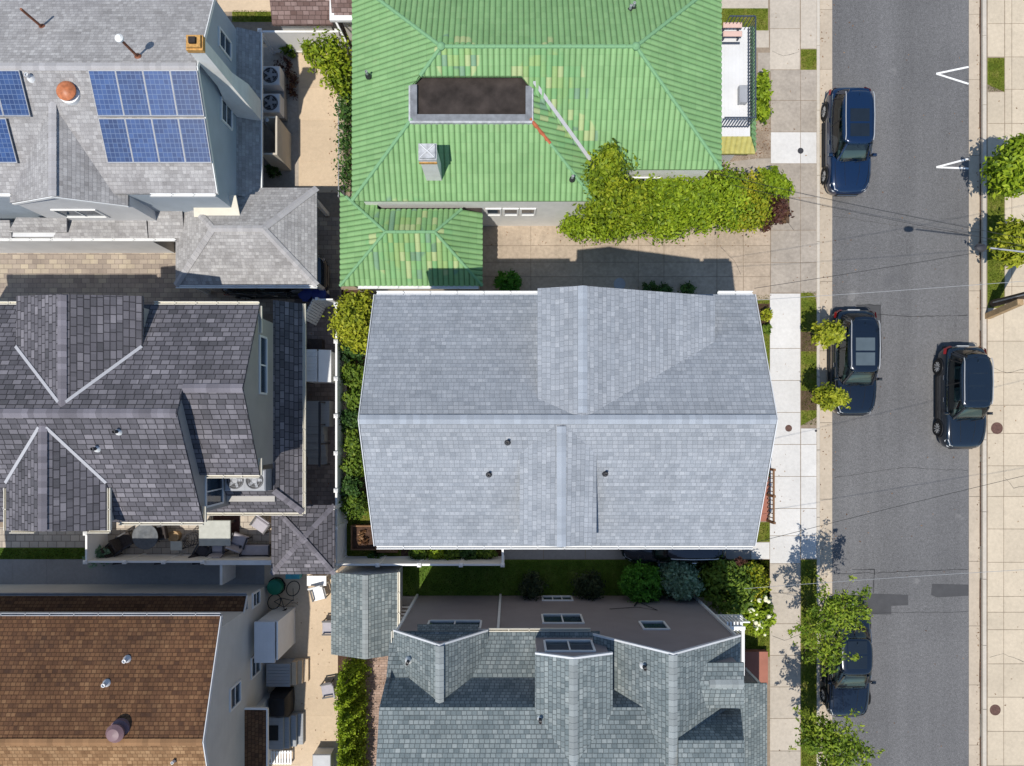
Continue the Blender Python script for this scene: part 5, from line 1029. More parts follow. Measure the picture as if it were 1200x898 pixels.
m = MB(); m.box(xl + .15, X(868, 6) - .1, -17, yw_, 0, 6.0); m.face([(xl + .15, yw_, 6.0), (xl + .15, -17, 6.0), (xl + .15, -17, 7.9), (xl + .15, -13, 9.4), (xl + .15, -9.12, 8.08), (xl + .15, -8.38, 6.8)])
def gface(g, y, zb_=6.0): m.face([(g[0] + .08, y, zb_), (g[0] + .08, y, max(zb_, g[1] - .12)), (g[2], y, g[3] - .12), (g[4] - .08, y, max(zb_, g[5] - .12)), (g[4] - .08, y, zb_)])
m.box(6.0, X(866, 8.9) - .1, -14, -9.95, 6.0, 8.8); m.box(6.0, X(870, 8.0) - .1, Y(828, 8.0), Y(779, 8.0), 6.0, 7.88); gface(g1, yw_); gface(g3, yw_); dorm(m, g2[0] + .08, g2[1] - .12, g2[2], g2[3] - .12, g2[4] - .08, g2[5] - .12, -10, yw_ + .002, 6.0)
m.build('wall', 'siding_mauve', h)
trim(h, [((g[0], ya + .02, g[1] + .02), (g[2], ya + .02, g[3] + .02)) for g, ya in ((g1, -7.17), (g2, -7.35), (g3, -7.16))] + [((g[2], ya + .02, g[3] + .02), (g[4], ya + .02, g[5] + .02)) for g, ya in ((g1, -7.17), (g2, -7.35), (g3, -7.16))], 'pale_metal', .06, .13)
gutter(h, [((g1[4], -7.19, 6.14), (X(692, 6.1), -7.19, 6.14)), ((g1[0] - .03, -7.18, 6.3), (g1[0] - .03, -8.2, 6.3))])
windo(h, 'N', yw_, X(660, 4.3), 3.3, 4.4, 1.45, bars=1); windo(h, 'N', yw_, X(768, 5.0), 4.3, 5.2, .85, bars=0); windo(h, 'N', yw_ + .002, X(667, 7.3), 6.7, 7.75, 1.55, bars=1); windo(h, 'N', yw_, X(532, 4.8), 4.2, 5.1, 1.9, bars=1); windo(h, 'N', yw_, X(566, 5.0), 5.45, 5.8, .7, bars=0); windo(h, 'N', yw_, X(653, .6), .3, .9, 1.2, bars=2)
m = MB(); m.slab([(X(490, 6.5), -7.425, 6.6), (X(559, 6.5), -7.425, 6.6), (X(561, 5.5), -7.17, 5.5), (X(489, 5.5), -7.17, 5.5)], .06); m.build('window_hood', 'shingle_sage', h)
m = MB(); 
for xd, zd_ in ((X(586.5), 6.0), (xl + .15, 6.2), (X(818, 1), 6.2)): m = MB(); m.box(xd - .045, xd + .045, yw_ + .003, yw_ + .09, .05, zd_); m.build('downpipe', 'white_trim', h)
c = P(748, 725, 2.2); m = MB(); m.tube([(c.x - 1.2, yw_ + .03, 2.4), (c.x, yw_ + .03, 2.1), (c.x + .7, yw_ + .03, 2.6), (c.x + .1, yw_ + .03, 1.0)], .012, 5); m.tube([(c.x - .1, yw_ + .03, 1.9), (c.x + .35, yw_ + .03, .6)], .03, 6); cb = m.build('cable', 'wire_black', h); m = MB(); m.box(c.x + .3, c.x + .6, yw_ + .001, yw_ + .16, .6, 1.0); m.build('meter_box', 'grey_metal', cb)
for px, py, z in ((478, 776, 7.0), (633, 844, 8.3), (755, 782, 8.2)): c = P(px, py, z + .1); pipe(h, c.x, c.y, z - .05, .35, .06, 'dark_metal', 'white_trim')
# white balcony at the gable's right side, and a porch
t = MB(); a, b = P(822, 740, 3.0), P(871, 722, 3.0); m = MB(); m.box(a.x + .1, b.x, a.y, b.y, 2.75, 2.95); bc = m.build('balcony', 'step_white', h); m = MB()
for k in range(8): q = a.x + .2 + (b.x - a.x - .3) * k / 8; m.box(q, q + .07, b.y - .34, b.y - .12, 2.951, 3.02)
m.build('slats', 'white_vinyl', bc); m = MB(); m.box(a.x + .1, b.x, b.y - .05, b.y, 3.75, 3.82); 
for q in steps(a.x + .12, b.x - .05, 14): m.box(q - .015, q + .015, b.y - .04, b.y - .01, 2.95, 3.75)
bxr = X(872, 4.6); m.box(bxr - .09, bxr + .02, Y(792, 4.6), Y(737, 4.6), 4.5, 4.6); m.box(bxr - .7, bxr + .03, Y(738, 4.6), Y(734, 4.6), 4.55, 4.66)
for q in steps(Y(790, 4.6), Y(738, 4.6), 16): m.box(bxr - .05, bxr - .02, q - .015, q + .015, 3.6, 4.5)
for q in steps(bxr - .6, bxr - .1, 4): m.box(q - .03, q + .03, Y(740, 4.6), Y(734, 4.6) + .15, 3.6, 4.55)
m.build('railing', 'white_vinyl', bc)
m = MB(); m.box(X(855, 0) , X(900, .4), Y(802, .4), Y(764, .4), 0, .4); m.build('porch', 'rust_floor', h)
m = MB(); m.box(xr_ - .6, xq - .25, -17.5, Y(803, 2.4), 0, 2.7); m.build('front_wall', 'siding_mauve', h)
for q in (Y(803, 2.5), -12.5, -15): m = MB(); m.box(xq - .18, xq - .06, q - .12, q, .02, 2.66); m.build('post', 'white_trim', h)
# white slatted steps beside the shed
t = thing('side_stairs', 'white slatted stairs between the sage shed and the mauve wall', 'stairs', (X(481), Y(722), 0)); m = MB()
for k in range(9): a, b = P(469, 740 - 3.2 * k, .35 + .03 * k), P(496 - k * .2, 738.6 - 3.2 * k, .35 + .03 * k); m.box(a.x, b.x, a.y - .045, a.y + .035, .95 - .1 * k, 1.0 - .1 * k)
m.build('treads', 'white_vinyl', t); m = MB(); 
for xq_ in (467, 496): a = P(xq_, 740, .5); m.slab([(a.x, a.y - .1, .96), (a.x + .04, a.y - .1, .96), (a.x + .04, a.y + .9, .1), (a.x, a.y + .9, .1)], .09)
m.build('stringer', 'white_vinyl', t); m = MB(); a, b = P(470, 712, .1), P(494, 699, .1); m.bbox(a.x, b.x, a.y, b.y, .01, .12, .01); m.build('landing', 'alley_grey', t)
# neighbours cut by the top edge
h = H('rose_roofed_shed', 'low building with rose brown shingles cut by the top of the photo', X(354), Y(-20)); a, b = P(319, 29, 2.4), P(390, -60, 2.4); m = MB(); m.slab([(a.x, a.y, 2.4), (b.x, a.y, 2.4), (b.x, b.y, 3.6), (a.x, b.y, 3.6)], .1); m.build('roof', 'shingle_rose', h); m = MB(); m.box(a.x + .2, b.x - .2, a.y + .2, b.y + 2.5, 0, 2.35); m.build('wall', 'siding_cream', h)
h = H('neighbour_house', 'house corner with white gutter and dark brown roof behind the green tiles', X(402), Y(-30)); a, b = P(389, 22, 3.0), P(440, -60, 3.0); m = MB(); m.slab([(a.x, a.y, 3.0), (b.x, a.y, 3.0), (b.x, b.y, 3.9), (a.x, b.y, 3.9)], .1); m.build('roof', 'shingle_rose', h); m = MB(); m.box(a.x + .25, b.x, a.y + .25, b.y + 2, 0, 2.95); m.build('wall', 'siding_cream', h)
m = MB(); m.box(a.x - .08, a.x + .1, a.y - .1, b.y, 2.92, 3.06); m.box(a.x + .101, b.x, a.y - .1, a.y + .1, 2.92, 3.06); m.tube([(a.x + .1, a.y, 2.95), (a.x + .5, a.y - .75, 2.2), (a.x + .55, a.y - .8, .1)], .045, 6); m.build('gutter', 'white_trim', h)
# ================================================================== cars
def carpaint(name, c):
    t = NT(name, .2, .5); t.col(c); t.b.inputs['Metallic'].default_value = .2; t.b.inputs['Coat Weight'].default_value = 1.0; t.b.inputs['Coat Roughness'].default_value = .03
    n = t.noise(t.ob(), 400, 1); t.col(t.ramp(n, [(.3, tuple(x * .85 for x in c)), (.7, tuple(x * 1.2 for x in c))])); return t.m
carpaint('paint_blue', (.003, .017, .056)); carpaint('paint_navy', (.004, .009, .019)); carpaint('paint_slate', (.007, .014, .025))
plain('seat_cloth', (.22, .22, .21), .8, .2, .1); plain('dash_grey', (.16, .165, .165), .7, .3, .1); plain('headlamp', (.55, .58, .6), .08, .6, .1); plain('tail_lamp', (.36, .012, .018), .12, .6, .2); plain('chrome', (.6, .61, .62), .12, .5, .05, metal=1.0); plain('black_trim', (.014, .014, .015), .5, .4, .1); plain('alloy', (.50, .51, .52), .3, .5, .1, metal=.3); plain('moonroof', (.012, .018, .026), .04, .6, .1); plain('moonroof_shade', (.085, .11, .125), .06, .6, .1)
def car(label, paint, moon='moonroof', L=4.55, W=1.82, Ht=1.66, sedan=False, group='parked cars', seats=True):
    t = local('parked_car', label, 'car', group); hl = L / 2; hw = W / 2
    z_b = .95 if not sedan else .86; z_h = .98 if not sedan else .84; zt = Ht
    # body: sections from the tail (y = +hl) to the nose (y = -hl)
    S = [(hl, .50, .62, .46), (hl - .02, .68, .74, .36), (hl - .07, .82, .88, .32), (hl - .16, .90, z_b - .02, .28), (hl - .34, .965, z_b + .02, .24), (hl * .55, 1.0, z_b + .03, .22), (0, 1.0, z_b, .21), (-hl * .3, 1.0, z_b, .21), (-hl * .46, .995, z_h + .01, .21), (-hl * .66, .985, z_h - .03, .22), (-hl + .42, .955, z_h - .09, .24), (-hl + .24, .90, z_h - .14, .26), (-hl + .12, .81, z_h - .20, .28), (-hl + .04, .66, z_h - .28, .32), (-hl, .45, z_h - .36, .36)]
    rows = []
    for y, f, top, lo in S:
        w_ = hw * f; p = []
        pr = [(.86, lo), (.965, lo + .06), (1.0, lo + (top - lo) * .42), (.992, lo + (top - lo) * .66), (.955, top - .085), (.90, top - .025), (.80, top), (.45, top + .022), (0, top + .03)]
        for a, z in pr: p.append((w_ * a, y, z))
        for a, z in reversed(pr[:-1]): p.append((-w_ * a, y, z))
        rows.append(p)
    m = MB(); m.grid(rows, True, False, False); m.face([Vector(p) for p in rows[0]], True); m.face([Vector(p) for p in rows[-1]][::-1], True)
    b0 = [Vector(r[0]) for r in rows] + [Vector(r[-1]) for r in rows[::-1]]; m.face(b0); body = m.build('body', paint, t, 40)
    # bonnet shut lines and creases
    for s in (-1, 1): m = MB(); m.tube([(s * hw * .80, -hl * .44, z_h + .012), (s * hw * .78, -hl * .66, z_h - .012), (s * hw * .70, -hl + .36, z_h - .085), (s * hw * .58, -hl + .2, z_h - .145)], .007, 4); m.build('panel_gap', 'black_trim', t)
    for s in (-1, 1): m = MB(); m.tube([(s * hw * .36, -hl * .46, z_h + .034), (s * hw * .33, -hl * .66, z_h + .0), (s * hw * .26, -hl + .3, z_h - .09)], .006, 4); m.build('bonnet_crease', 'black_trim', t)
    # cabin
    yr0 = hl - .14 if not sedan else hl * .70; yr1 = hl - (.55 if not sedan else 1.25); yf1 = -hl * (.20 if not sedan else .12); yf0 = -hl * .475
    NR = 36
    def ring(z, k):
        # k = 0 at the belt, 1 at the roof; rounded plan, tighter at the tail
        a = yr0 + (yr1 - yr0) * k; b = yf0 + (yf1 - yf0) * k; w_ = hw * (.945 + (.70 - .945) * k); mid_ = (a + b) / 2; hf = (a - b) / 2; p = []
        for i in range(NR):
            th = 2 * math.pi * i / NR; cx_, sy_ = math.cos(th), math.sin(th); ex = 2 / 5.0; ey = 2 / (4.2 if sy_ > 0 else 5.5)
            x = w_ * math.copysign(abs(cx_) ** ex, cx_); y = mid_ + hf * math.copysign(abs(sy_) ** ey, sy_)
            x *= 1 - .07 * max(0, (y - mid_) / hf) ** 2 - .04 * max(0, (mid_ - y) / hf) ** 2
            p.append((x, y, z))
        return p
    m = MB(); zb_ = z_b - .06; kk = [(zb_, 0), (zb_ + (zt - zb_) * .35, .27), (zb_ + (zt - zb_) * .7, .62), (zt - .10, .86), (zt - .04, .95)]
    m.grid([ring(z, k) for z, k in kk], True, True, False); cab = m.build('windows', 'car_glass', t, 70)
    top = ring(zt, 1.0); mid = sum(v[1] for v in top) / NR
    def rr_(f, g, z): return [Vector((v[0] * f, (v[1] - mid) * g + mid, z)) for v in top]
    rows = [rr_(1.10, 1.05, zt - .115), rr_(1.075, 1.035, zt - .07), rr_(1.02, 1.01, zt - .03), rr_(.93, .96, zt - .006), rr_(.75, .84, zt + .010), rr_(.45, .6, zt + .018), rr_(.03, .05, zt + .02)]
    m = MB(); m.grid(rows, True, True, False); m.face(rows[-1], True); m.build('roof', paint, t, 75)
    lo, hi = ring(zb_, 0), ring(zt - .09, .88)
    def pillar(i, r, nm='pillar', mt=paint):
        m = MB(); i = int(round(i * NR)) % NR; a = Vector(lo[i]); b = Vector(hi[i]); q = a.lerp(b, .5); q += Vector((q.x, (q.y - mid) * .2, 0)).normalized() * .006; m.tube([a, q, b], r, 6); m.build(nm, mt, t)
    for f in (.145, .355, .835, .665): pillar(f, .055)
    for f in (.165, .335): pillar(f, .045)
    for f in (0.0, .5, .09, .41): pillar(f, .032, 'door_post', MATS['black_trim'])
    for s in (-1, 1): m = MB(); m.tube([(s * hw * .93, yf0 + .3, z_b + .0), (s * hw * .955, 0, z_b + .015), (s * hw * .955, hl * .45, z_b + .03), (s * hw * .90, yr0 - .25, z_b + .04)], .013, 5); m.build('waist_trim', 'chrome', t)
    # roof glass and rails
    if moon:
        m = MB(); w_ = hw * .44
        for a, b in (((yf1 + .26), (yf1 + .80)), ((yf1 + .88), (yf1 + 1.42))): m.bbox(-w_, w_, a, b, zt - .01, zt + .024, .006)
        m.build('moonroof', moon, t)
    if not sedan:
        for s in (-1, 1): m = MB(); m.tube([(s * hw * .64, yf1 + .12, zt - .02), (s * hw * .645, yf1 + .3, zt + .045), (s * hw * .66, (yf1 + yr1) / 2, zt + .055), (s * hw * .645, yr1 - .2, zt + .045), (s * hw * .63, yr1 - .04, zt - .02)], .02, 6); m.build('roof_rail', 'alloy', t)
    m = MB(); m.grid([[(-.03, yr1 - .12, zt), (.03, yr1 - .12, zt), (.03, yr1 - .26, zt), (-.03, yr1 - .26, zt)], [(-.008, yr1 - .12, zt + .07), (.008, yr1 - .12, zt + .07), (.008, yr1 - .2, zt + .055), (-.008, yr1 - .2, zt + .055)]], True, True, True); m.build('aerial_fin', paint, t)
    # wheels
    for sx in (-1, 1):
        for yw in (hl - .86, -hl + .88):
            M = Matrix.Translation((sx * (hw - .10), yw, .335)) @ Matrix.Rotation(sx * math.pi / 2, 4, 'Y')
            m = MB(); m.lathe((0, 0, 0), [(.20, -.1), (.325, -.1), (.345, -.07), (.345, .085), (.325, .115), (.235, .118), (.23, .05), (.01, .05)], 28, M=M); wl = m.build('wheel', 'black_rubber', t)
            m = MB(); m.lathe((0, 0, 0), [(.245, .06), (.245, .121), (.225, .122), (.215, .07), (.07, .085), (.06, .11), (.01, .112)], 28, M=M); m.build('rim', 'black_trim', wl)
            m = MB()
            for k in range(10): m.box(.05, .222, -.014, .014, .092, .116, M=M @ Matrix.Rotation(k * math.pi / 5, 4, 'Z'))
            m.build('spokes', 'alloy', wl)
            m = MB(); rr = [(sx * (hw + .004 + .0 * a), yw + .385 * math.cos(math.pi * a / 12), .33 + .385 * math.sin(math.pi * a / 12)) for a in range(13)]; m.tube(rr, .03, 6); m.build('wheel_arch', 'black_trim', t)
    for s in (-1, 1):
        m = MB(); m.bbox(s * (hw + .03) - .09, s * (hw + .03) + .09, yf0 + .30, yf0 + .42, z_b + .0, z_b + .15, .04); mi = m.build('mirror', paint, t)
        m = MB(); m.box(s * hw * .9 - .08, s * hw * .9 + .08, yf0 + .33, yf0 + .39, z_b - .02, z_b + .04); m.build('mirror_arm', 'black_trim', mi)
        m = MB(); m.grid([[(s * hw * .90, -hl + .42, z_h - .16), (s * hw * .93, -hl + .36, z_h - .25), (s * hw * .78, -hl + .10, z_h - .30), (s * hw * .60, -hl + .07, z_h - .26)], [(s * hw * .82, -hl + .40, z_h - .095), (s * hw * .80, -hl + .34, z_h - .10), (s * hw * .70, -hl + .16, z_h - .165), (s * hw * .56, -hl + .115, z_h - .19)]], True); m.build('headlight', 'headlamp', t)
        m = MB(); m.grid([[(s * hw * .985, hl - .34, z_b - .22), (s * hw * .95, hl - .1, z_b - .22), (s * hw * .68, hl + .02, z_b - .22)], [(s * hw * .965, hl - .36, z_b - .05), (s * hw * .92, hl - .13, z_b - .05), (s * hw * .66, hl - .04, z_b - .05)]], True); m.build('tail_light', 'tail_lamp', t)
        for yq in (-.1, .85): m = MB(); m.bbox(s * (hw + .008) - .02, s * (hw + .008) + .02, yq - .1, yq + .1, z_b - .16, z_b - .125, .008); m.build('door_handle', 'chrome', t)
        m = MB(); m.bbox(min(s * (hw - .1), s * (hw + .012)), max(s * (hw - .1), s * (hw + .012)), -hl * .42, hl * .42, .2, .33, .02); m.build('sill', 'black_trim', t)
        m = MB(); m.tube([(s * (hw + .004), -hl * .44, .62), (s * (hw + .006), 0, .63), (s * (hw + .004), hl * .4, .64)], .007, 4); m.build('body_crease', paint, t)
    m = MB(); m.bbox(-hw * .5, hw * .5, -hl - .015, -hl + .1, .36, .62 if not sedan else .5, .02); m.build('grille', 'black_trim', t); m = MB(); m.bbox(-hw * .46, hw * .46, -hl - .022, -hl + .0, .48, .515, .006); m.build('grille_bar', 'chrome', t)
    m = MB(); m.bbox(-hw * .74, hw * .74, hl - .1, hl + .03, .3, .44, .02); m.build('rear_bumper', 'black_trim', t); m = MB(); m.bbox(-.26, .26, hl + .0, hl + .035, .55, .67, .004); m.build('number_plate', 'white_trim', t)
    for s in (-.55, .1): m = MB(); m.tube([(s * hw, yf0 + .03 - abs(s) * .0, z_h + .065), (s * hw + .5, yf0 + .12, z_h + .13)], .010, 4); m.build('wiper', 'black_trim', t)
    if seats:
        m = MB(); fl = [Vector((p[0] * .95, p[1] * .97, z_b + .05)) for p in ring(z_b, .1)]; m.face(fl); it = m.build('interior', 'cushion_dark', t)
        for yq in (yf0 + 1.15, yf0 + 2.05):
            for s in (-.36, .36): m = MB(); m.bbox(s - .23, s + .23, yq - .25, yq + .2, z_b + .05, z_b + .10, .03); m.bbox(s - .22, s + .22, yq + .18, yq + .30, z_b + .05, z_b + .38, .05); m.bbox(s - .11, s + .11, yq + .2, yq + .28, z_b + .38, z_b + .52, .04); m.build('seat', 'seat_cloth', it)
        m = MB(); m.bbox(-.62, .62, yf0 + .22, yf0 + .55, z_b + .05, z_b + .14, .04); m.build('dashboard', 'dash_grey', it)
        m = MB(); m.tube([(.36 + .17 * math.cos(a * .5236), yf0 + .72 + .05 * math.sin(a * .5236), z_b + .18 + .15 * math.sin(a * .5236)) for a in range(13)], .016, 5); m.build('steering_wheel', 'black_trim', it)
    if not sedan: m = MB(); m.grid([[(-hw * .5, yr1 - .1, z), (hw * .5, yr1 - .1, z), (hw * .44, yr1 + .09, z - .03), (0, yr1 + .13, z - .03), (-hw * .44, yr1 + .09, z - .03)] for z in (zt - .05, zt - .012)], False, True, True); m.build('spoiler', paint, t)
    return t
q = lambda x, y, r, z=-.12: ((x, y, z), R(r))
place(car('glossy blue car with dark glass roof parked nearest the green tiled house', 'paint_blue'), *q(14.53, 12.32, 0)); place(car('dark navy car with two pale moonroof panes parked behind small kerb trees', 'paint_navy', 'moonroof_shade'), *q(14.76, 2.75, 0))
place(car('slate blue car parked half on the right kerb', 'paint_slate', 'paint_slate', L=4.42), *q(19.46, 1.25, 0, -.10)); place(car('dark blue saloon half hidden under the leafy street tree', 'paint_navy', 'moonroof', L=4.9, W=1.86, Ht=1.46, sedan=True), *q(14.52, -10.15, 0))
place(car('dark car peeking out from under the pale grey eave', 'paint_navy', None, L=4.5), *q(6.95, -4.93, -90, .014)); place(car('dark car in deep shade beneath the hip roofed carport', 'paint_slate', None, L=4.5), *q(-10.2, 6.5, 90, .010))

# ================================================================== pole, lamp, wires
bx, by = X(1163), Y(356)
t = thing('utility_pole', 'dark wooden utility pole in the right verge near the kerb', 'pole', (bx, by, 0)); m = MB(); m.tube([(bx, by, -.1), (bx, by, 4), (bx, by, 9.4)], .16, 12, .12); m.build('shaft', 'pole_wood', t); m = MB(); m.box(bx - .06, bx + .06, by - 1.2, by + 1.2, 8.7, 8.82); m.build('crossarm', 'pole_wood', t)
m = MB()
for s in (-1, -.5, .5, 1): m.lathe((bx, by + s, 8.82), [(.03, 0), (.05, .05), (.05, .1), (.02, .14)], 8)
m.build('insulator', 'grey_metal', t); m = MB(); m.tube([(bx - .165, by, .3), (bx - .16, by, 3.0)], .03, 6); m.build('conduit', 'grey_metal', t)
# street lamp on a long arm, carried by the pole
lz = 7.0; le = P(1150, 290, lz); t = thing('street_lamp', 'grey street lamp on a slim arm over the right kerb', 'street lamp', (bx, by, lz)); m = MB(); m.tube([(bx - .14, by, lz - .5), ((bx + le.x) / 2 + .6, (by * .5 + le.y * .5), lz - .02), (le.x + .3, le.y - .02, lz)], .035, 8, .028); m.build('arm', 'grey_metal', t); m = MB(); m.lathe((0, 0, 0), [(.02, .0), (.11, .03), (.14, .08), (.11, .14), (.04, .17)], 14, M=Matrix.Translation((le.x, le.y, lz - .12)) @ Matrix.Scale(1.6, 4, (1, 0, 0))); m.build('lamp_head', 'dark_metal', t)
# old leaning stub of timber
t0 = Vector((X(1157), Y(371), 0)); t1 = P(1196, 354, 2.2); d = (t1 - t0); m = MB(); n_ = Vector((-d.y, d.x, 0)).normalized() * .12; k = Vector((0, 0, .1))
m.tube([t0 - d * .02, t1], .17, 4, smooth=False); b_ = m.build('leaning_board', 'wood_pale'); tag(b_, 'pale weathered timber plank leaning against the dark utility pole', 'plank'); m = MB()
for f in (.3, .75): c = t0.lerp(t1, f); m.tube([c - n_ * 1.1 + k * 1.15, c + n_ * 1.1 + k * 1.15], .015, 5)
m.build('strap', 'grey_metal', b_)
def wire(a, b, sag, mat, lab, r=.0075):
    a, b = Vector(a), Vector(b); m = MB(); m.tube([a.lerp(b, i / 14) - Vector((0, 0, sag * 4 * (i / 14) * (1 - i / 14))) for i in range(15)], r, 4); tag(m.build('overhead_wire', mat), lab, 'wire', 'overhead wires')
T = Vector((bx, by, 7.9))
wire(T, P(845, 205, 3.9), .3, 'wire_black', 'dark service wire from the pole to the green tiled roof'); wire(T + Vector((0, -.1, -.3)), P(858, 217, 3.2), .3, 'wire_black', 'dark service wire from the pole passing over the amber hedge end')
wire((bx, Y(255, 8.8), 8.8), P(884, 338, 7.9), .3, 'wire_black', 'dark service wire reaching the upper right corner of the pale roof'); wire(P(1345, 318, 7.6), P(884, 352, 7.8), .2, 'wire_grey', 'pale twisted cable crossing the road above the navy car')
wire(P(1340, 525, 7.6), P(881, 637, 7.9), .2, 'wire_black', 'dark wire crossing the road to the lower right corner of the pale roof'); wire(P(1345, 660, 7.6), P(872, 690, 5.4), .2, 'wire_grey', 'pale cable crossing the road above the street tree shadow')
for s, lb in ((-1, 'first'), (1, 'second')):
    wire((bx, by + s * .0 + .0, 8.9 + .1 * s), (bx + .1 * s, by + 60, 8.9 + .1 * s), 1.0, 'wire_black', f'{lb} of two street wires running up the right pavement from the pole'); wire((bx, by, 8.9 + .1 * s), (bx + .1 * s, by - 60, 8.9 + .1 * s), 1.0, 'wire_black', f'{lb} of two street wires running down the right pavement from the pole')
# chain link fence between the upper patio and the green house
t = thing('chain_link_fence', 'thin grey chain link fence left of the green tiled eave', 'fence', (X(400), Y(150), 0)); xf = X(398, 1.0); m = MB()
for q_ in steps(Y(232, 1), Y(60, 1), 4): m.tube([(xf, q_, 0), (xf, q_, 1.25)], .03, 6)
m.tube([(xf, Y(232, 1), 1.2), (xf, Y(60, 1), 1.2)], .02, 6); m.build('post', 'grey_metal', t); m = MB(); ya, yb = Y(232, 1), Y(60, 1); nn_ = int((yb - ya) / .14)
for k in range(nn_): y_ = ya + k * .14; m.tube([(xf, y_, .05), (xf, min(yb, y_ + 1.1), 1.18)], .004, 3); m.tube([(xf, y_, 1.18), (xf, min(yb, y_ + 1.1), .05)], .004, 3)
m.build('mesh', 'grey_metal', t)
# raised planter and house-front things
t = thing('raised_planter', 'brown wooden planter of dry soil in the white fence corner', 'planter', (X(425), Y(628), 0)); a, b = P(411, 645, .45), P(441, 616, .45); m = MB()
for w_ in ((a.x, b.x, a.y, a.y + .06), (a.x, b.x, b.y - .06, b.y), (a.x, a.x + .06, a.y + .061, b.y - .061), (b.x - .06, b.x, a.y + .061, b.y - .061)): m.box(*w_, 0, .45)
m.build('frame', 'wood_brown', t); m = MB(); m.box(a.x + .061, b.x - .061, a.y + .061, b.y - .061, 0, .36); m.build('soil', 'mulch', t); leaves('dry_plants', 'leaf_dry', [((a.x + b.x) / 2 - .05, (a.y + b.y) / 2, .42, .28, .3, .12)], 260, .07, 3, t)
a, b = P(441, 648, .3), P(466, 642, .3); m = MB(); m.bbox(a.x, b.x, a.y, b.y, .01, .3, .02); bx_ = m.build('timber_edging', 'wood_brown'); tag(bx_, 'low brown timber box beside the raised planter', 'planter'); 
q = P(884, 602, .9); t = thing('flower_basket', 'basket of pinkish flowers on the porch beside the pale house', 'flower pot', (q.x, q.y, .28)); m = MB(); m.lathe((q.x, q.y, .28), [(.14, 0), (.2, .3), (.22, .32), (.18, .31), (.01, .29)], 16); m.build('pot', 'wood_brown', t); leaves('flowers', 'leaf_wine', [(q.x, q.y, .68, .24, .24, .16)], 300, .06, 9, t)

# ================================================================== planting
def E(px, py, z, rx, ry, rz_): p = P(px, py, z); return (p.x, p.y, z, rx, ry, rz_)
# along the driveway
tree('small_tree', 'tall olive green tree overlapping the green tiled roof', 'tree', (4.2, 9.1, 0), [E(713, 205, 4.3, .8, .75, .9), E(705, 232, 3.2, .95, .8, .9), E(735, 238, 2.6, 1.0, .8, .8), E(716, 183, 4.9, .45, .45, .5)], 'leaf_olive', 8500, .085, 41, up=.35)
shrub('hedge_shrub', 'green shrub at the left end of the driveway hedge', [E(690, 255, 1.3, 1.05, .8, .9), E(672, 262, .9, .55, .55, .6), E(715, 262, 1.3, .9, .6, .8), E(735, 255, 1.4, .8, .8, .8)], 'leaf_hedge', 6000, .08, 42, group='hedge along the driveway'); shrub('hedge_shrub', 'tall bright green shrub in the middle of the driveway hedge', [E(770, 232, 2.0, 1.3, 1.05, 1.0), E(805, 230, 2.0, 1.2, 1.0, 1.0), E(780, 258, 1.4, 1.1, .75, .8)], 'leaf_hedge', 9500, .085, 43, group='hedge along the driveway')
shrub('hedge_shrub', 'green shrub touching the corner of the green tiled eave', [E(838, 222, 1.9, 1.0, .95, .95), E(835, 250, 1.4, .9, .8, .8), E(812, 245, 1.7, .8, .8, .8), E(858, 240, 1.5, .7, .8, .7)], 'leaf_hedge', 6000, .085, 44, group='hedge along the driveway'); shrub('hedge_shrub', 'amber tinged shrub near the pavement end of the hedge', [E(876, 245, 1.2, .95, .85, .75), E(868, 222, 1.4, .7, .6, .7)], 'leaf_amber', 5200, .08, 45, group='hedge along the driveway')
shrub('hedge_shrub', 'fresh lime green shrub leaning over the pavement at the hedge end', [E(913, 222, 1.0, .45, .5, .55), E(900, 212, 1.0, .4, .4, .5)], 'leaf_hedge', 1900, .10, 46, group='hedge along the driveway'); shrub('wine_shrub', 'dark red leaved shrub at the pavement end of the hedge', [E(912, 246, .8, .42, .5, .5), E(898, 262, .5, .3, .3, .35)], 'leaf_wine', 1500, .08, 47)
shrub('ball_shrub', 'round glossy green shrub between the tiled annex and pale roof', [E(595, 330, .55, .52, .42, .5)], 'leaf_ball', 3200, .05, 48, spread=.12, shell=.75)
for k, (px, lb) in enumerate(((761, 'first'), (778, 'second'), (806, 'third'))): shrub('small_shrub', f'small dark shrub peeping beside the pale roof at the driveway, {lb} from the round cover', [E(px, 339, .35, .3, .28, .35)], 'leaf_deep', 500, .06, 50 + k, group='small shrubs by the driveway')
shrub('verge_plant', 'yellow green plants below the white balcony', [E(894, 105, .5, .25, .7, .4), E(893, 130, .4, .3, .5, .35)], 'leaf_hedge', 1700, .08, 55)
shrub('foundation_plant', 'bright green plant beside the pavement above the pale roof', [E(898, 370, .35, .22, .2, .3)], 'leaf_lime', 420, .06, 56, group='plants before the pale house'); shrub('foundation_plant', 'green plant beside the pavement next to the roof edge', [E(899, 386, .3, .18, .2, .25)], 'leaf_green', 380, .06, 57, group='plants before the pale house')
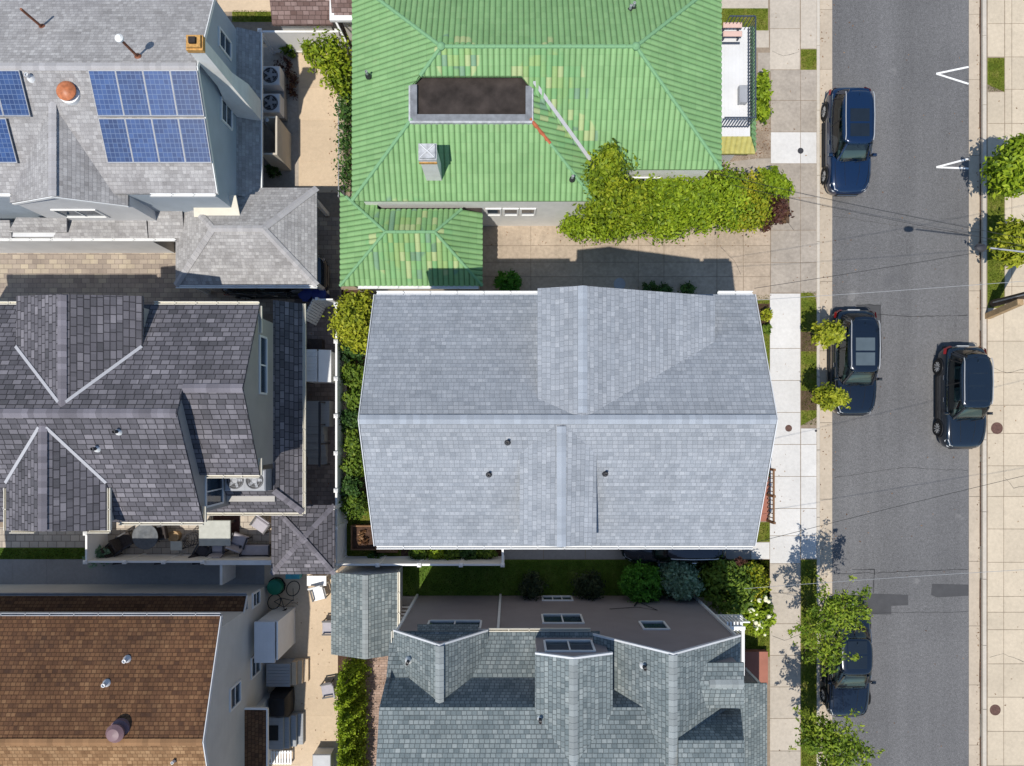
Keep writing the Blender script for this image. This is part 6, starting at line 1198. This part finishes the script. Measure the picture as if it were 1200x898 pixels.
# left of the pale house
tree('small_tree', 'yellow green tree in the white fence gap left of the pale roof', 'tree', (-6.55, 4.35, 0), [E(413, 375, 2.1, .8, .85, .8), E(425, 360, 1.8, .6, .6, .6), E(420, 395, 1.6, .55, .5, .6)], 'leaf_lime', 5200, .085, 61)
for k, py in enumerate((411, 439, 466, 492, 518, 545, 570, 592)):
    nm = ['beside the yellow green tree', 'second below the yellow green tree', 'third below the yellow green tree', 'fourth below the yellow green tree', 'fourth above the raised planter', 'third above the raised planter', 'second above the raised planter', 'nearest the raised planter'][k]
    shrub('fence_shrub', f'green shrub along the white fence, {nm}', [E(412 + (k % 3) * 3, py, .9, .48 + .06 * (k % 2), .45, .6)], ['leaf_deep', 'leaf_green', 'leaf_green'][k % 3], 1300, .075, 62 + k, group='shrubs along the white fence')
for k, px in enumerate((492, 512, 531, 550, 570)): shrub('bed_plant', f'leafy plant between the pale gutter and the white fence, {["first", "second", "third", "fourth", "fifth"][k]} from the planter', [E(px, 648, .5, .38, .3, .45)], ['leaf_green', 'leaf_hedge', 'leaf_green', 'leaf_deep', 'leaf_green'][k], 850, .075, 72 + k, group='plants in the fence bed')
# in front of the sage house
shrub('ball_shrub', 'large round green shrub against the mauve wall', [E(753, 684, .85, .85, .78, .8)], 'leaf_ball', 6500, .06, 81, spread=.1, shell=.78); shrub('silver_shrub', 'silver green shrub right of the large round shrub', [E(800, 682, .9, .72, .7, .7), E(790, 668, .7, .5, .4, .5)], 'leaf_silver', 4200, .085, 82)
shrub('dark_shrub', 'dark round shrub in shade left of the large green shrub', [E(690, 686, .55, .62, .5, .5)], 'leaf_dark', 2200, .06, 83, group='dark shrubs in shade'); shrub('dark_shrub', 'dark round shrub alone in the shaded lawn', [E(623, 687, .55, .5, .45, .5)], 'leaf_dark', 2000, .06, 84, group='dark shrubs in shade')
shrub('flowering_shrub', 'large yellow green shrub with pinkish heads beside the pavement', [E(855, 690, 1.3, .8, 1.0, .9), E(838, 672, 1.0, .5, .5, .6)], 'leaf_green', 5200, .10, 85); shrub('golden_shrub', 'golden green shrub at the pavement near the front lawn', [E(880, 683, .9, .55, .7, .6)], 'leaf_amber', 2600, .08, 86)
c = E(868, 658, 1.7, .16, .16, .2); tree('seed_head_plant', 'tall stalk with red seed head above the golden shrub', 'plant', (c[0] - .1, c[1] - .2, 0), [c], 'leaf_wine', 240, .06, 87, .03)
s_ = shrub('hydrangea', 'white flowering hydrangea beside the white balcony railing', [E(888, 722, 1.0, .5, .75, .6)], 'leaf_hedge', 2200, .09, 88); rg3 = random.Random(5)
for k in range(22): 
    b = E(888 + rg3.uniform(-11, 14), 722 + rg3.uniform(-22, 24), 1.45 + rg3.uniform(-.1, .15), .1, .1, .08); m = MB(); r = rg3.uniform(.06, .11)
    rows = []
    for i in range(5):
        th = math.pi * (i + .3) / 5.2; rows.append([(b[0] + r * math.sin(th) * math.cos(j * .785) * rg3.uniform(.8, 1.15), b[1] + r * math.sin(th) * math.sin(j * .785) * rg3.uniform(.8, 1.15), b[2] + r * math.cos(th)) for j in range(8)])
    m.grid(rows, True, True, True); m.build('flower_head', 'petal_white', s_)
# street trees
for k, (px, py, lb, n_) in enumerate(((972, 392, 'young yellow green tree over the kerb beside the tail of the navy car', 1700), (972, 466, 'young yellow green tree over the kerb beside the bonnet of the navy car', 1700))):
    c = E(px, py, 2.4, .6, .38, .5); tree('kerb_tree', lb, 'tree', (X(951), Y(py + 6), 0), [c], 'leaf_lime', n_, .085, 91 + k, .035, 'young trees by the kerb')
def sprays(c, n, L, seed, flat=.45, r=.24):
    """long leafy twigs leaving a centre"""
    rg4 = random.Random(seed); B = []
    for k in range(n):
        a = 2 * math.pi * (k + rg4.uniform(-.3, .3)) / n; l = L * rg4.uniform(.55, 1.15); up = rg4.uniform(-.35, .6) * flat
        for f in (.25, .5, .75, 1.0):
            q = r * (1.25 - .75 * f); B.append((c[0] + math.cos(a) * l * f + rg4.uniform(-.06, .06), c[1] + math.sin(a) * l * f + rg4.uniform(-.06, .06), c[2] + up * l * f - .25 * (l * f) ** 2 * flat, q, q, q * .8))
    return B
def street_tree(lab, base, cs, seed):
    t = thing('street_tree', lab, 'tree', base, 'street trees'); rg4 = random.Random(seed); m = MB(); base = Vector(base); c0 = Vector(cs[0][:3]); m.tube([base, base.lerp(c0, .5), c0], .085, 8, .035); B = []
    for k, (x, y, z, n, L) in enumerate(cs):
        q = Vector((x, y, z)); m.tube([base.lerp(c0, .55), base.lerp(c0, .55).lerp(q, .5) + Vector((0, 0, .1)), q], .04, 6, .015); b = sprays((x, y, z), n, L, seed + k); B += b
        for i in range(n): m.tube([q] + [Vector(b[4 * i + e][:3]) for e in range(4)], .016, 4, .004)
    m.build('trunk', 'bark', t); leaves('crown', 'leaf_street', B, int(len(B) * 31), .074, seed, t, spread=.55, shell=.2, clump=12, up=.5, aspect=.5)
p = lambda px, py, z, n, L: (*P(px, py, z), n, L)
street_tree('broad airy street tree over the pavement and the dark saloon', (X(949), Y(722), 0), [p(982, 715, 4.3, 10, 1.3), p(958, 735, 3.8, 9, 1.15), p(970, 765, 3.4, 7, 1.15), p(1000, 718, 3.9, 6, 1.0)], 301)
street_tree('street tree cut by the bottom edge of the photo', (X(950), Y(855), 0), [p(980, 868, 4.1, 11, 1.3), p(956, 862, 3.5, 9, 1.05), p(972, 900, 3.6, 9, 1.2), p(1000, 880, 3.9, 7, .9)], 321)
tree('verge_tree', 'rounded lime green tree at the right edge above the street lamp', 'tree', (X(1168), Y(215), 0), [E(1187, 197, 2.4, .8, .95, .8), E(1196, 178, 2.2, .5, .5, .6)], 'leaf_hedge', 4200, .115, 95, .06, 'trees at the right edge'); tree('verge_tree', 'lime green tree at the right edge beside the street lamp arm', 'tree', (X(1170), Y(300), 0), [E(1193, 285, 2.3, .7, .75, .75)], 'leaf_lime', 3200, .115, 96, .06, 'trees at the right edge')
# upper patio
tree('patio_tree', 'sparse brownish green tree beside the green tiled eave', 'tree', (X(395), Y(95), 0), [E(388, 68, 2.6, .75, .7, .7), E(398, 90, 2.2, .5, .7, .6), E(370, 62, 2.2, .4, .4, .4)], 'leaf_olive', 2600, .09, 97, .05, spread=.3, shell=.3); shrub('vine', 'dark vine climbing along the green house wall', [E(407, 120, 1.2, .25, 1.2, .8), E(407, 180, 1.0, .2, 1.6, .6)], 'leaf_deep', 2200, .08, 98); shrub('small_shrub', 'small green shrub below the upper white fence', [E(338, 57, .4, .3, .25, .35)], 'leaf_green', 500, .08, 99); shrub('small_shrub', 'bright shrub at the sunlit end of the upper white fence', [E(361, 54, .5, .28, .25, .35)], 'leaf_hedge', 500, .08, 100); shrub('dry_creeper', 'reddish creeper round the condenser stand', [E(340, 95, .25, .25, .9, .25), E(333, 78, .4, .4, .25, .3)], 'leaf_wine', 700, .06, 101); shrub('small_shrub', 'small dark shrub below the outdoor shower', [E(320, 200, .4, .25, .22, .3)], 'leaf_deep', 400, .07, 102)
# clipped evergreens
for k in range(8):
    rg5 = random.Random(k); y_ = Y(779) - .68 * k; nm = 'pointed evergreen in the hedge, ' + ['nearest the sage shed', 'second from the sage shed', 'third from the sage shed', 'fourth from the sage shed', 'fifth from the sage shed', 'sixth from the sage shed', 'seventh from the sage shed', 'farthest from the sage shed'][k]
    xb = -6.82 + rg5.uniform(-.06, .06); H_ = 2.7 + rg5.uniform(-.3, .35)
    t = thing('evergreen', nm, 'evergreen', (xb, y_, 0), 'pointed evergreen hedge'); m = MB(); m.tube([(xb, y_, 0), (xb, y_, H_ * .8)], .04, 6, .015); m.build('trunk', 'bark', t)
    leaves('crown', 'leaf_hedge', [(xb, y_, .6, .52, .42, .6), (xb, y_, H_ * .45, .40, .34, .6), (xb - .03, y_ - .04, H_ * .7, .27, .22, .5), (xb - .06, y_ - .07, H_ * .9, .13, .11, .4), (xb - .25, y_ + .1, H_ * .5, .15, .12, .5), (xb + .2, y_ - .1, H_ * .48, .15, .12, .5)], 3000, .06, 110 + k, t, up=.15, spread=.2, shell=.6, clump=18)
shrub('soil_plant', 'leafy clump in the garden bed beside the sage house walk', [E(440, 652, .3, .3, .2, .3)], 'leaf_deep', 300, .07, 130)
